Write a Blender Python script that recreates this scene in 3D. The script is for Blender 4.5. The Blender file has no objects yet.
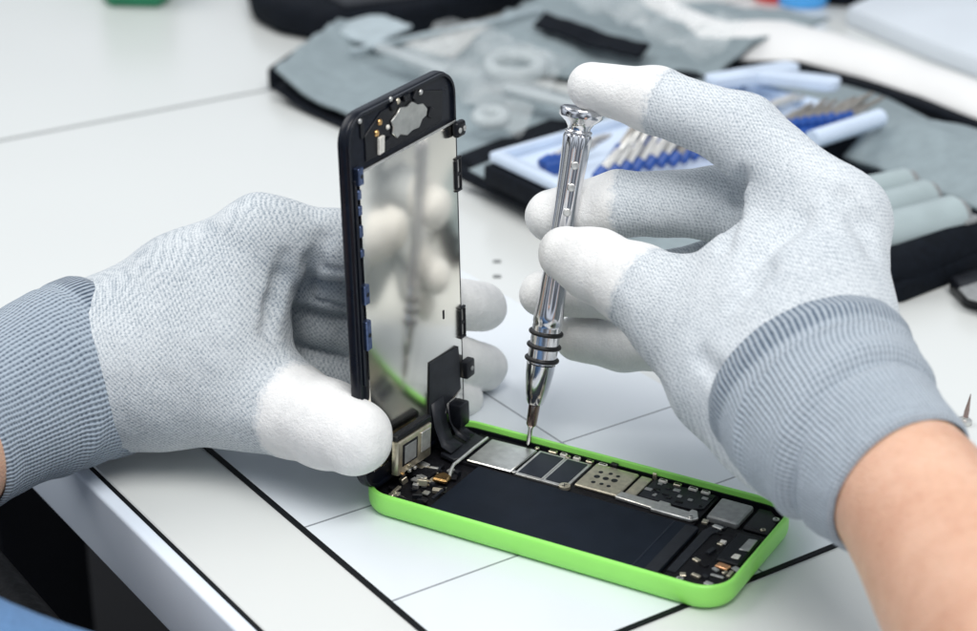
# Repair bench: gloved hands opening a green smartphone with a precision screwdriver.
import bpy, bmesh, math, random
import numpy as np
from mathutils import Matrix, Vector, noise as mnoise
random.seed(7); rng = np.random.default_rng(7)
R = math.radians
SC = bpy.context.scene
COL = SC.collection
MM = 0.001

# ------------------------------------------------------------------ camera geometry (mm; table top is z = 0)
F, CX, CY, H = 1896.0, 488.5, 315.5, 297.8
PITCH = math.atan(840 / 1896.0); CP, SP = math.cos(PITCH), math.sin(PITCH)
def ray(x, y):
    u = (x - CX) / F; v = -(y - CY) / F
    return Vector((u, CP + v * SP, -SP + v * CP))
EYE = Vector((0, 0, H))
def at(x, y, d):                      # point seen at a pixel, d mm in front of the camera
    r = ray(x, y); t = d / (r.y * CP - r.z * SP); return EYE + r * t
def onz(x, y, z=0.0):                 # point seen at a pixel on the level z
    r = ray(x, y); t = (z - H) / r.z; return EYE + r * t
PH_O = Vector((-41.62, 519.74, 0)); PH_A = R(-29.742)
EX = Vector((math.cos(PH_A), math.sin(PH_A), 0)); EY = Vector((-math.sin(PH_A), math.cos(PH_A), 0)); EZ = Vector((0, 0, 1))
def onu(x, y, u):                     # point seen at a pixel on the plane u = const of the phone
    r = ray(x, y); t = (u - (EYE - PH_O).dot(EX)) / r.dot(EX); return EYE + r * t
def puv(x, y, z):                     # phone u, v of a pixel at height z
    p = onz(x, y, z) - PH_O; return p.dot(EX), p.dot(EY)
def frame(o, x, y, z):
    m = Matrix.Identity(4)
    for i in range(3): m[i][0], m[i][1], m[i][2], m[i][3] = x[i], y[i], z[i], o[i]
    return m
MPH = frame(PH_O, EX, EY, EZ)
AD = Vector((.567, -.824, 0)).normalized(); BD = Vector((.824, .567, 0)).normalized()   # along / across the bench
MAB = frame(Vector((0, 0, 0)), BD, -AD, EZ)          # local x = b, y = a
def loc_ab(p): return p.dot(BD), -p.dot(AD)

# ------------------------------------------------------------------ materials
def newmat(name):
    m = bpy.data.materials.new(name); m.use_nodes = True
    nt = m.node_tree; b = nt.nodes['Principled BSDF']; return m, nt, b
def nd(nt, t, **kw):
    n = nt.nodes.new(t)
    for k, v in kw.items():
        if k in n.inputs: n.inputs[k].default_value = v
        else: setattr(n, k, v)
    return n
def ramp(nt, fac, stops):
    r = nt.nodes.new('ShaderNodeValToRGB'); e = r.color_ramp.elements
    while len(e) < len(stops): e.new(.5)
    for el, (p, c) in zip(e, stops): el.position = p; el.color = (*c, 1)
    nt.links.new(fac, r.inputs[0]); return r.outputs[0]
def rgb(r, g, b):
    f = lambda c: ((c / 255 + .055) / 1.055) ** 2.4 if c > 10 else c / 255 / 12.92
    return (f(r), f(g), f(b))
def simple(name, col, rough=.5, metal=0., var=.12, scale=300., bump=0., rvar=.1, coat=0., spec=.5):
    m, nt, b = newmat(name); L = nt.links.new
    tc = nd(nt, 'ShaderNodeTexCoord'); n = nd(nt, 'ShaderNodeTexNoise', Scale=scale, Detail=4.0)
    L(tc.outputs['Object'], n.inputs['Vector'])
    c = ramp(nt, n.outputs[0], [(.3, tuple(v * (1 - var) for v in col)), (.7, tuple(min(1, v * (1 + var)) for v in col))])
    L(c, b.inputs['Base Color'])
    n2 = nd(nt, 'ShaderNodeTexNoise', Scale=scale * .3, Detail=3.0); L(tc.outputs['Object'], n2.inputs['Vector'])
    mr = nd(nt, 'ShaderNodeMapRange'); mr.inputs['To Min'].default_value = max(.02, rough - rvar); mr.inputs['To Max'].default_value = rough + rvar
    L(n2.outputs[0], mr.inputs[0]); L(mr.outputs[0], b.inputs['Roughness'])
    b.inputs['Metallic'].default_value = metal; b.inputs['Coat Weight'].default_value = coat
    b.inputs['Specular IOR Level'].default_value = spec
    if bump:
        bp = nd(nt, 'ShaderNodeBump', Strength=bump, Distance=.0004); L(n.outputs[0], bp.inputs['Height']); L(bp.outputs[0], b.inputs['Normal'])
    return m

M = {}
M['green'] = simple('green_polycarbonate', (.32, .84, .15), .34, var=.03, scale=60, coat=.1)
M['black'] = simple('black_plastic', (.006, .007, .010), .35, var=.3, scale=500, spec=.3)
M['bezel'] = simple('dark_navy_frame', (.005, .007, .013), .3, var=.25, scale=400, spec=.3)
M['interior'] = simple('black_interior', (.005, .005, .007), .55, var=.5, scale=900, bump=.4, spec=.22)
M['battery'] = simple('battery_wrap', (.008, .012, .020), .5, var=.15, scale=120, bump=.15, spec=.12)
M['chip'] = simple('dark_chip', (.010, .014, .024), .42, var=.15, scale=300, spec=.3)
M['silver'] = simple('nickel_shield', (.62, .62, .58), .32, 1., var=.12, scale=350, bump=.25)
M['alu'] = simple('white_metal', (.62, .62, .60), .38, .8, var=.15, scale=500, bump=.2)
M['nickel'] = simple('champagne_metal', (.66, .60, .47), .34, .85, var=.15, scale=500, bump=.2)
M['gold'] = simple('gold_contact', (.78, .48, .2), .28, 1., var=.2, scale=900)
M['copper'] = simple('copper_spot', (.8, .42, .22), .35, .8, var=.2, scale=900)
M['greymod'] = simple('grey_module', (.30, .31, .31), .45, .3, var=.15, scale=400, bump=.15)
M['blueclip'] = simple('blue_steel_clip', (.10, .14, .26), .3, .9, var=.3, scale=700)
M['flex'] = simple('flex_ribbon', (.014, .016, .021), .45, var=.2, scale=300, bump=.1, spec=.3)
M['wht'] = simple('white_connector', (.72, .70, .64), .5, var=.15, scale=900)
M['steel'] = simple('polished_steel', (.72, .72, .74), .13, 1., var=.06, scale=200, rvar=.04)
M['dsteel'] = simple('dark_steel', (.32, .24, .22), .25, 1., var=.15, scale=700)
M['rubber'] = simple('black_rubber_ring', (.012, .012, .013), .45, var=.2, scale=600)
M['edge'] = simple('edge_band', (.74, .81, .90), .55, var=.02, scale=30)
M['edgewhite'] = simple('edge_highlight_strip', (.86, .86, .86), .3, var=.02, scale=30)
M['seam'] = simple('grey_seam', (.17, .18, .18), .6, var=.1, scale=60)
M['gasket'] = simple('black_joint', (.006, .007, .009), .6, var=.2, scale=60, spec=.15)
M['case'] = simple('grey_case_fabric', (.25, .305, .325), .75, var=.08, scale=160, bump=.2)
M['case2'] = simple('pale_case_fabric', (.40, .47, .50), .7, var=.12, scale=120, bump=.5)
M['caseblk'] = simple('black_case_fabric', (.005, .007, .011), .8, var=.3, scale=250, bump=.6, spec=.12)
M['tray'] = simple('pale_blue_tray', (.62, .72, .86), .4, var=.05, scale=40)
M['blueplastic'] = simple('blue_plastic', (.014, .07, .30), .4, var=.15, scale=100)
M['bluedark'] = simple('navy_plastic', (.02, .035, .09), .5, var=.15, scale=100)
M['greenplastic'] = simple('dark_green_plastic', (.008, .17, .08), .4, var=.15, scale=60)
M['redplastic'] = simple('red_plastic', (.6, .06, .06), .4, var=.15, scale=60)
M['cyanplastic'] = simple('sky_blue_plastic', (.08, .4, .85), .4, var=.1, scale=60)
M['bit'] = simple('bit_steel', (.66, .65, .62), .38, .55, var=.15, scale=300)
M['bitdark'] = simple('worn_bit_steel', (.34, .32, .29), .42, .6, var=.2, scale=300)
M['tube'] = simple('grey_green_tube', (.36, .43, .44), .5, var=.08, scale=60)
M['whitesheet'] = simple('white_foam_sheet', (.80, .80, .79), .6, var=.03, scale=20, bump=.1)
M['paleblue'] = simple('pale_blue_sheet', (.66, .71, .76), .5, var=.04, scale=20)
M['ring'] = simple('milky_plastic_ring', (.57, .62, .63), .35, var=.04, scale=60)
M['ring'].node_tree.nodes['Principled BSDF'].inputs['Alpha'].default_value = .6
M['floor'] = simple('dark_floor', (.012, .010, .011), .7, var=.5, scale=6)
M['denim'] = simple('blue_denim', (.09, .19, .36), .85, var=.2, scale=900, bump=.6)
M['chairblk'] = simple('black_chair_leatherette', (.004, .004, .0045), .5, var=.4, scale=300, bump=.8, spec=.12)

def glossy_table(name, base, lines=False):
    m, nt, b = newmat(name); L = nt.links.new
    tc = nd(nt, 'ShaderNodeTexCoord'); n = nd(nt, 'ShaderNodeTexNoise', Scale=9.0, Detail=1.0)
    L(tc.outputs['Object'], n.inputs['Vector'])
    c = ramp(nt, n.outputs[0], [(.0, tuple(v * .96 for v in base)), (1., base)])
    b.inputs['Roughness'].default_value = .27
    n3 = nd(nt, 'ShaderNodeTexNoise', Scale=1600.0, Detail=2.0); L(tc.outputs['Object'], n3.inputs['Vector'])
    bp = nd(nt, 'ShaderNodeBump', Strength=.06, Distance=.0002); L(n3.outputs[0], bp.inputs['Height']); L(bp.outputs[0], b.inputs['Normal'])
    if lines:       # thin printed grid: object x = b, y = a in metres
        sx = nd(nt, 'ShaderNodeSeparateXYZ'); L(tc.outputs['Object'], sx.inputs[0])
        acc = None
        for axis, pos, w in (('X', .3410, .00042), ('Y', .4010, .00042), ('Y', .4520, .00042)):
            s = nd(nt, 'ShaderNodeMath', operation='SUBTRACT'); L(sx.outputs[axis], s.inputs[0]); s.inputs[1].default_value = pos
            a = nd(nt, 'ShaderNodeMath', operation='ABSOLUTE'); L(s.outputs[0], a.inputs[0])
            l = nd(nt, 'ShaderNodeMath', operation='LESS_THAN'); L(a.outputs[0], l.inputs[0]); l.inputs[1].default_value = w
            if acc is None: acc = l.outputs[0]
            else:
                x = nd(nt, 'ShaderNodeMath', operation='MAXIMUM'); L(acc, x.inputs[0]); L(l.outputs[0], x.inputs[1]); acc = x.outputs[0]
        n4 = nd(nt, 'ShaderNodeTexNoise', Scale=400.0); L(tc.outputs['Object'], n4.inputs['Vector'])
        k = nd(nt, 'ShaderNodeMath', operation='MULTIPLY'); L(acc, k.inputs[0]); k.inputs[1].default_value = .72
        mx = nd(nt, 'ShaderNodeMix', data_type='RGBA'); L(k.outputs[0], mx.inputs[0]); L(c, mx.inputs[6]); mx.inputs[7].default_value = (.10, .11, .13, 1)
        c = mx.outputs[2]
    L(c, b.inputs['Base Color']); return m
M['table'] = glossy_table('white_laminate', (.68, .70, .685))
M['mat'] = glossy_table('printed_mat', (.725, .77, .81), True)

def plate_mat():
    m, nt, b = newmat('satin_backplate'); L = nt.links.new
    tc = nd(nt, 'ShaderNodeTexCoord'); mp = nd(nt, 'ShaderNodeMapping'); mp.inputs['Scale'].default_value = (40, 40, 40)
    L(tc.outputs['Object'], mp.inputs[0]); n = nd(nt, 'ShaderNodeTexNoise', Scale=1.0, Detail=5.0); L(mp.outputs[0], n.inputs['Vector'])
    L(ramp(nt, n.outputs[0], [(.3, (.94, .90, .81)), (.7, (.98, .945, .86))]), b.inputs['Base Color'])
    mr = nd(nt, 'ShaderNodeMapRange'); mr.inputs['To Min'].default_value = .13; mr.inputs['To Max'].default_value = .19
    L(n.outputs[0], mr.inputs[0]); L(mr.outputs[0], b.inputs['Roughness']); b.inputs['Metallic'].default_value = 1.
    return m
M['plate'] = plate_mat()

def knit_mat(name, lo, hi, scale, bump, d1, d2, pitch):
    """jersey knit: tiny crossing rows of loops along two directions, mottled by fibre noise"""
    m, nt, b = newmat(name); L = nt.links.new
    tc = nd(nt, 'ShaderNodeTexCoord'); P = tc.outputs['Object']
    n = nd(nt, 'ShaderNodeTexNoise', Scale=scale, Detail=3.0, Roughness=.75); L(P, n.inputs['Vector'])
    n2 = nd(nt, 'ShaderNodeTexNoise', Scale=48.0, Detail=3.0); L(P, n2.inputs['Vector'])
    def wave(d, p, dist):
        dt = nd(nt, 'ShaderNodeVectorMath', operation='DOT_PRODUCT'); L(P, dt.inputs[0]); dt.inputs[1].default_value = tuple(Vector(d).normalized() * (2 * math.pi / (p * MM)))
        a = nd(nt, 'ShaderNodeMath', operation='MULTIPLY_ADD'); L(n2.outputs[0], a.inputs[0]); a.inputs[1].default_value = dist; L(dt.outputs['Value'], a.inputs[2])
        q_ = nd(nt, 'ShaderNodeMath', operation='MULTIPLY_ADD'); L(n.outputs[0], q_.inputs[0]); q_.inputs[1].default_value = 2.2; L(a.outputs[0], q_.inputs[2])
        w_ = nd(nt, 'ShaderNodeMath', operation='SINE'); L(q_.outputs[0], w_.inputs[0]); return w_.outputs[0]
    w1, w2 = wave(d1, pitch, 30.), wave(d2, pitch * 1.15, 34.)
    sm = nd(nt, 'ShaderNodeMath', operation='MULTIPLY_ADD'); L(w1, sm.inputs[0]); sm.inputs[1].default_value = .07; L(n.outputs[0], sm.inputs[2])
    s2 = nd(nt, 'ShaderNodeMath', operation='MULTIPLY_ADD'); L(w2, s2.inputs[0]); s2.inputs[1].default_value = .055; L(sm.outputs[0], s2.inputs[2])
    s3 = nd(nt, 'ShaderNodeMath', operation='MULTIPLY_ADD'); L(n2.outputs[0], s3.inputs[0]); s3.inputs[1].default_value = .22; L(s2.outputs[0], s3.inputs[2])
    c = ramp(nt, s3.outputs[0], [(.40, lo), (.60, tuple(a * .35 + q_ * .65 for a, q_ in zip(lo, hi))), (.80, hi)])
    L(c, b.inputs['Base Color']); b.inputs['Roughness'].default_value = .9; b.inputs['Specular IOR Level'].default_value = .2
    b.inputs['Sheen Weight'].default_value = .2; b.inputs['Sheen Roughness'].default_value = .4
    bp = nd(nt, 'ShaderNodeBump', Strength=bump, Distance=.0007); L(s2.outputs[0], bp.inputs['Height']); L(bp.outputs[0], b.inputs['Normal'])
    return m
M['knit'] = knit_mat('grey_jersey_knit', (.31, .355, .40), (.71, .745, .77), 1500., .38, (1, .2, .35), (.2, .3, 1), .9)
M['knit_l'] = knit_mat('grey_jersey_knit_left', (.27, .32, .37), (.69, .725, .745), 1500., .5, (1, -.2, .9), (.8, .3, -1), 1.0)  # left glove: slightly darker, with a stronger bump
def coat_mat():
    m, nt, b = newmat('white_pu_coating'); L = nt.links.new
    tc = nd(nt, 'ShaderNodeTexCoord'); at_ = nd(nt, 'ShaderNodeAttribute', attribute_name='inset')
    n = nd(nt, 'ShaderNodeTexNoise', Scale=1100.0, Detail=3.0, Roughness=.7); L(tc.outputs['Object'], n.inputs['Vector'])
    v = nd(nt, 'ShaderNodeTexNoise', Scale=260.0, Detail=4.0); L(tc.outputs['Object'], v.inputs['Vector'])
    kn = ramp(nt, n.outputs[0], [(.3, (.42, .465, .51)), (.65, (.71, .745, .765))])
    wh = ramp(nt, v.outputs[0], [(.25, (.75, .755, .75)), (.5, (.795, .795, .785)), (.75, (.83, .83, .82))])  # greyer in the bump hollows: slight shade put into the colour
    d = nd(nt, 'ShaderNodeMath', operation='MULTIPLY_ADD'); L(n.outputs[0], d.inputs[0]); d.inputs[1].default_value = 5.0; d.inputs[2].default_value = -2.5
    d2 = nd(nt, 'ShaderNodeMath', operation='MULTIPLY_ADD'); L(v.outputs[0], d2.inputs[0]); d2.inputs[1].default_value = 5.0; d2.inputs[2].default_value = -2.5
    s1 = nd(nt, 'ShaderNodeMath', operation='ADD'); L(d.outputs[0], s1.inputs[0]); L(at_.outputs['Fac'], s1.inputs[1])
    s2 = nd(nt, 'ShaderNodeMath', operation='ADD'); L(s1.outputs[0], s2.inputs[0]); L(d2.outputs[0], s2.inputs[1])
    mr = nd(nt, 'ShaderNodeMapRange'); mr.inputs['From Min'].default_value = .4; mr.inputs['From Max'].default_value = 3.2; L(s2.outputs[0], mr.inputs[0])
    mx = nd(nt, 'ShaderNodeMix', data_type='RGBA'); L(mr.outputs[0], mx.inputs[0]); L(kn, mx.inputs[6]); L(wh, mx.inputs[7]); L(mx.outputs[2], b.inputs['Base Color'])
    b.inputs['Roughness'].default_value = .62; b.inputs['Specular IOR Level'].default_value = .3
    hm = nd(nt, 'ShaderNodeMath', operation='MULTIPLY_ADD'); L(v.outputs[0], hm.inputs[0]); hm.inputs[1].default_value = .9; L(n.outputs[0], hm.inputs[2])
    bp = nd(nt, 'ShaderNodeBump', Strength=.6, Distance=.0006); L(hm.outputs[0], bp.inputs['Height']); L(bp.outputs[0], b.inputs['Normal'])
    return m
M['coating'] = coat_mat()

def cuff_mat(name, lo, hi, pitch, band, dot):
    """ribbed cuff: UV x = mm around, y = mm along the cuff from the hand"""
    m, nt, b = newmat(name); L = nt.links.new
    uv = nd(nt, 'ShaderNodeUVMap'); sx = nd(nt, 'ShaderNodeSeparateXYZ'); L(uv.outputs[0], sx.inputs[0])
    tc = nd(nt, 'ShaderNodeTexCoord')
    n = nd(nt, 'ShaderNodeTexNoise', Scale=900.0, Detail=4.0, Roughness=.8); L(tc.outputs['Object'], n.inputs['Vector'])
    n2 = nd(nt, 'ShaderNodeTexNoise', Scale=70.0, Detail=3.0); L(tc.outputs['Object'], n2.inputs['Vector'])
    def wave(sock, p):
        a = nd(nt, 'ShaderNodeMath', operation='MULTIPLY'); L(sock, a.inputs[0]); a.inputs[1].default_value = 2 * math.pi / p
        s = nd(nt, 'ShaderNodeMath', operation='SINE'); L(a.outputs[0], s.inputs[0])
        r = nd(nt, 'ShaderNodeMath', operation='MULTIPLY_ADD'); L(s.outputs[0], r.inputs[0]); r.inputs[1].default_value = .5; r.inputs[2].default_value = .5
        return r.outputs[0]
    wob = nd(nt, 'ShaderNodeMath', operation='MULTIPLY_ADD'); L(n2.outputs[0], wob.inputs[0]); wob.inputs[1].default_value = 1.6; L(sx.outputs[0], wob.inputs[2])
    rib = wave(wob.outputs[0], pitch); row = wave(sx.outputs[1], dot)
    # in the first band (near the hand) ribs run unbroken and dark, further on they break into loops
    inb = nd(nt, 'ShaderNodeMapRange'); inb.interpolation_type = 'SMOOTHSTEP'
    inb.inputs['From Min'].default_value = band - 1.5; inb.inputs['From Max'].default_value = band + 1.5
    L(sx.outputs[1], inb.inputs[0])
    rowm = nd(nt, 'ShaderNodeMath', operation='MULTIPLY'); L(row, rowm.inputs[0]); L(inb.outputs[0], rowm.inputs[1])
    h = nd(nt, 'ShaderNodeMath', operation='MULTIPLY_ADD'); L(rowm.outputs[0], h.inputs[0]); h.inputs[1].default_value = .35; L(rib, h.inputs[2])
    add = nd(nt, 'ShaderNodeMath', operation='MULTIPLY_ADD'); L(n.outputs[0], add.inputs[0]); add.inputs[1].default_value = 1.3; L(h.outputs[0], add.inputs[2])
    lift = nd(nt, 'ShaderNodeMath', operation='MULTIPLY_ADD'); L(inb.outputs[0], lift.inputs[0]); lift.inputs[1].default_value = .26; L(add.outputs[0], lift.inputs[2])
    half = nd(nt, 'ShaderNodeMath', operation='MULTIPLY'); L(lift.outputs[0], half.inputs[0]); half.inputs[1].default_value = .5
    c = ramp(nt, half.outputs[0], [(.34, lo), (.60, tuple((a + q) / 2 for a, q in zip(lo, hi))), (.92, hi)])
    L(c, b.inputs['Base Color']); b.inputs['Roughness'].default_value = .9; b.inputs['Specular IOR Level'].default_value = .2
    b.inputs['Sheen Weight'].default_value = .25
    bp = nd(nt, 'ShaderNodeBump', Strength=.7, Distance=.0008); L(add.outputs[0], bp.inputs['Height']); L(bp.outputs[0], b.inputs['Normal'])
    return m
M['cuff_r'] = cuff_mat('ribbed_cuff_knit', (.085, .125, .18), (.50, .565, .63), 1.5, 9., 1.3)
M['cuff_l'] = cuff_mat('ribbed_cuff_knit_blue', (.022, .045, .085), (.43, .505, .585), 1.6, 9., 1.55)

def skin_mat():
    m, nt, b = newmat('skin'); L = nt.links.new
    tc = nd(nt, 'ShaderNodeTexCoord')
    n = nd(nt, 'ShaderNodeTexNoise', Scale=42.0, Detail=6.0, Roughness=.65); L(tc.outputs['Object'], n.inputs['Vector'])
    c0 = ramp(nt, n.outputs[0], [(.25, (.56, .30, .195)), (.5, (.65, .39, .27)), (.75, (.73, .48, .35))])
    n2 = nd(nt, 'ShaderNodeTexNoise', Scale=420.0, Detail=3.0); L(tc.outputs['Object'], n2.inputs['Vector'])
    sp = ramp(nt, n2.outputs[0], [(.22, (.93, .89, .87)), (.55, (1, 1, 1))])
    mx = nd(nt, 'ShaderNodeMix', data_type='RGBA', blend_type='MULTIPLY'); mx.inputs[0].default_value = 1.; L(c0, mx.inputs[6]); L(sp, mx.inputs[7]); L(mx.outputs[2], b.inputs['Base Color'])
    v = nd(nt, 'ShaderNodeTexVoronoi', Scale=1300.0); L(tc.outputs['Object'], v.inputs['Vector'])
    bp = nd(nt, 'ShaderNodeBump', Strength=.35, Distance=.0005); L(v.outputs['Distance'], bp.inputs['Height']); L(bp.outputs[0], b.inputs['Normal'])
    b.inputs['Roughness'].default_value = .48; b.inputs['Subsurface Weight'].default_value = .25
    b.inputs['Subsurface Radius'].default_value = (.006, .002, .001); b.inputs['Subsurface Scale'].default_value = .6
    return m
M['skin'] = skin_mat()

def film_mat():
    m, nt, b = newmat('clear_bag_film'); L = nt.links.new
    tc = nd(nt, 'ShaderNodeTexCoord'); n = nd(nt, 'ShaderNodeTexNoise', Scale=45.0, Detail=4.0); L(tc.outputs['Object'], n.inputs['Vector'])
    b.inputs['Base Color'].default_value = (.72, .76, .76, 1); b.inputs['Roughness'].default_value = .25
    mr = nd(nt, 'ShaderNodeMapRange'); mr.inputs['From Min'].default_value = .35; mr.inputs['From Max'].default_value = .7
    mr.inputs['To Min'].default_value = .10; mr.inputs['To Max'].default_value = .42
    L(n.outputs[0], mr.inputs[0]); L(mr.outputs[0], b.inputs['Alpha'])
    bp = nd(nt, 'ShaderNodeBump', Strength=.6, Distance=.003); L(n.outputs[0], bp.inputs['Height']); L(bp.outputs[0], b.inputs['Normal'])
    return m
M['film'] = film_mat()

# ------------------------------------------------------------------ mesh building (world mm)
class MB:
    def __init__(s): s.v = []; s.f = []; s.uv = None
    def add(s, vs, fs, m=None):
        o = len(s.v)
        s.v += [tuple((m @ Vector(p)) if m is not None else p) for p in vs]
        s.f += [tuple(i + o for i in f) for f in fs]; return s
    def box(s, m, x0, x1, y0, y1, z0, z1, bev=0., seg=2):
        bm = bmesh.new(); bmesh.ops.create_cube(bm, size=1)
        for v in bm.verts:
            v.co = Vector(((x0 + x1) / 2 + v.co.x * (x1 - x0), (y0 + y1) / 2 + v.co.y * (y1 - y0), (z0 + z1) / 2 + v.co.z * (z1 - z0)))
        if bev > 0: bmesh.ops.bevel(bm, geom=bm.edges[:], offset=bev, segments=seg, affect='EDGES', profile=.5, clamp_overlap=True)
        s._bm(bm, m); return s
    def _bm(s, bm, m):
        bm.verts.index_update()
        s.add([v.co[:] for v in bm.verts], [[v.index for v in f.verts] for f in bm.faces], m); bm.free()
    def prism(s, m, pts, z0, z1, bev=0., seg=2):
        bm = bmesh.new()
        vs = [bm.verts.new((p[0], p[1], z0)) for p in pts]; f = bm.faces.new(vs)
        r = bmesh.ops.extrude_face_region(bm, geom=[f])
        for g in r['geom']:
            if isinstance(g, bmesh.types.BMVert): g.co.z = z1
        bmesh.ops.recalc_face_normals(bm, faces=bm.faces[:])
        if bev > 0: bmesh.ops.bevel(bm, geom=bm.edges[:], offset=bev, segments=seg, affect='EDGES', profile=.5, clamp_overlap=True)
        s._bm(bm, m); return s
    def lathe(s, m, prof, n=32, cap=True, mod=None):
        vs, fs = [], []
        for k, (r, z) in enumerate(prof):
            for i in range(n):
                a = 2 * math.pi * i / n; q = r * (mod(a, z) if mod else 1)
                vs.append((q * math.cos(a), q * math.sin(a), z))
        for k in range(len(prof) - 1):
            for i in range(n):
                j = (i + 1) % n; fs.append((k * n + i, k * n + j, (k + 1) * n + j, (k + 1) * n + i))
        if cap: fs.append(tuple(range(n))[::-1]); fs.append(tuple(range((len(prof) - 1) * n, len(prof) * n)))
        return s.add(vs, fs, m)
    def tube(s, pts, r, n=10):
        pts = [Vector(p) for p in pts]; vs, fs = [], []
        for k, p in enumerate(pts):
            t = (pts[min(k + 1, len(pts) - 1)] - pts[max(k - 1, 0)]).normalized()
            a = t.cross(EZ if abs(t.z) < .9 else Vector((1, 0, 0))).normalized(); b = t.cross(a)
            rr = r[k] if isinstance(r, (list, tuple)) else r
            for i in range(n):
                q = 2 * math.pi * i / n; vs.append(tuple(p + a * rr * math.cos(q) + b * rr * math.sin(q)))
        for k in range(len(pts) - 1):
            for i in range(n):
                j = (i + 1) % n; fs.append((k * n + i, k * n + j, (k + 1) * n + j, (k + 1) * n + i))
        fs.append(tuple(range(n))[::-1]); fs.append(tuple(range((len(pts) - 1) * n, len(pts) * n)))
        return s.add(vs, fs)
    def torus(s, m, R0, r, n=40, k=12):
        vs = [((R0 + r * math.cos(b)) * math.cos(a), (R0 + r * math.cos(b)) * math.sin(a), r * math.sin(b))
              for a in [2 * math.pi * i / n for i in range(n)] for b in [2 * math.pi * j / k for j in range(k)]]
        fs = [(i * k + j, ((i + 1) % n) * k + j, ((i + 1) % n) * k + (j + 1) % k, i * k + (j + 1) % k) for i in range(n) for j in range(k)]
        return s.add(vs, fs, m)
    def ribbon(s, pts, half, t=.3):           # pts: centre line, half: half-width vectors
        vs, fs = [], []
        for p, h in zip(pts, half):
            p = Vector(p); h = Vector(h); vs += [tuple(p - h), tuple(p + h)]
        for k in range(len(pts) - 1): fs.append((2 * k, 2 * k + 1, 2 * k + 3, 2 * k + 2))
        return s.add(vs, fs)
WM = {}
def root(name, label, cat, m=None, group=None):
    o = bpy.data.objects.new(name, None); COL.objects.link(o); o.empty_display_size = .02
    m = m or Matrix.Identity(4); WM[o] = m.copy()
    mw = m.copy(); mw.translation = mw.translation * MM; o.matrix_world = mw
    o['label'] = label; o['category'] = cat
    if group: o['group'] = group
    return o
def obj(name, mb, mat, parent=None, smooth=35, label=None, m=None):
    wm = WM[parent] if parent is not None else (m or Matrix.Identity(4))
    inv = wm.inverted()
    me = bpy.data.meshes.new(name)
    me.from_pydata([tuple((inv @ Vector(v)) * MM) for v in mb.v], [], mb.f); me.validate()
    bm = bmesh.new(); bm.from_mesh(me); bmesh.ops.recalc_face_normals(bm, faces=bm.faces[:]); bm.to_mesh(me); bm.free()
    if mb.uv is not None:
        ul = me.uv_layers.new(name='UVMap')
        for p in me.polygons:
            us = [mb.uv[me.loops[l].vertex_index] for l in p.loop_indices]
            for l, u in zip(p.loop_indices, us): ul.data[l].uv = u
    me.materials.append(M[mat] if isinstance(mat, str) else mat)
    if smooth:
        me.polygons.foreach_set('use_smooth', [True] * len(me.polygons))
        if smooth < 180: me.set_sharp_from_angle(angle=R(smooth))
    o = bpy.data.objects.new(name, me); COL.objects.link(o)
    WM[o] = wm
    if parent is not None: o.parent = parent
    else:
        mw = wm.copy(); mw.translation = mw.translation * MM; o.matrix_world = mw
    if label: o['label'] = label
    return o
def tag(o, label=None, cat=None, group=None, kind=None):
    for k, v in (('label', label), ('category', cat), ('group', group), ('kind', kind)):
        if v: o[k] = v
    return o
def T(x=0, y=0, z=0): return Matrix.Translation((x, y, z))
def axis_frame(o, zdir, xhint=Vector((1, 0, 0))):
    z = Vector(zdir).normalized(); x = (xhint - z * xhint.dot(z)).normalized(); return frame(o, x, z.cross(x), z)
def rrect(x0, x1, y0, y1, r, n=8):
    pts = []
    for cx, cy, a0 in ((x1 - r, y1 - r, 0), (x0 + r, y1 - r, 90), (x0 + r, y0 + r, 180), (x1 - r, y0 + r, 270)):
        for i in range(n + 1):
            a = R(a0 + 90 * i / n); pts.append((cx + r * math.cos(a), cy + r * math.sin(a)))
    return pts
def loft(mb, m, loops, close_first=True, close_last=True):
    n = len(loops[0]); vs = [p for lp in loops for p in lp]; fs = []
    for k in range(len(loops) - 1):
        for i in range(n):
            j = (i + 1) % n; fs.append((k * n + i, k * n + j, (k + 1) * n + j, (k + 1) * n + i))
    if close_first: fs.append(tuple(range(n))[::-1])
    if close_last: fs.append(tuple(range((len(loops) - 1) * n, len(loops) * n)))
    return mb.add(vs, fs, m)

# ------------------------------------------------------------------ setting: floor, bench, mat
fl = MB().box(None, -4000, 4000, -3000, 6000, -745, -735); tag(obj('floor', fl, 'floor', smooth=0), kind='structure')
EB = 199.2                                            # bench front edge (b coordinate)
tb = root('workbench', 'white laminate workbench with a black joint line along its pale edge', 'table', MAB @ T(EB, 300, 0))
A0, A1 = -250, 862.2
obj('tabletop', MB().box(MAB, EB + 5.6, 1500, A0, A1, -28, 0, .4, 1), 'table', tb)
obj('tabletop', MB().box(MAB, EB + 5.6, 1700, A1 + 3, 2300, -28, 0, .4, 1), 'table', tb, label='far section of the white bench beyond the grey seam')
obj('seam', MB().box(MAB, EB + 6, 1500, A1 + .05, A1 + 2.95, -27, -.2), 'seam', tb)
obj('joint_line', MB().box(MAB, EB + 4.3, EB + 5.55, A0, 2300, -27.5, -.5), 'gasket', tb)
ed = MB().box(MAB, EB - 1.2, EB + 4.2, A0, 2300, -26, .1, 1.3, 4)
obj('edge_band', ed, 'edge', tb)
for (b0, a0) in ((EB + 60, A0 + 60), (EB + 60, 800), (1400, A0 + 60), (1400, 800)):
    obj('leg', MB().box(MAB, b0, b0 + 45, a0, a0 + 45, -734.8, -28.2, 2), 'black', tb)
mt = root('work_mat', 'pale blue printed grid mat with thick black border lines beneath the green phone', 'mat', MAB)
MA = T(0, 0, 0)
obj('sheet', MB().box(MAB, 241.4, 397, 351.4, 620, .05, .45), 'mat', mt)
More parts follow.
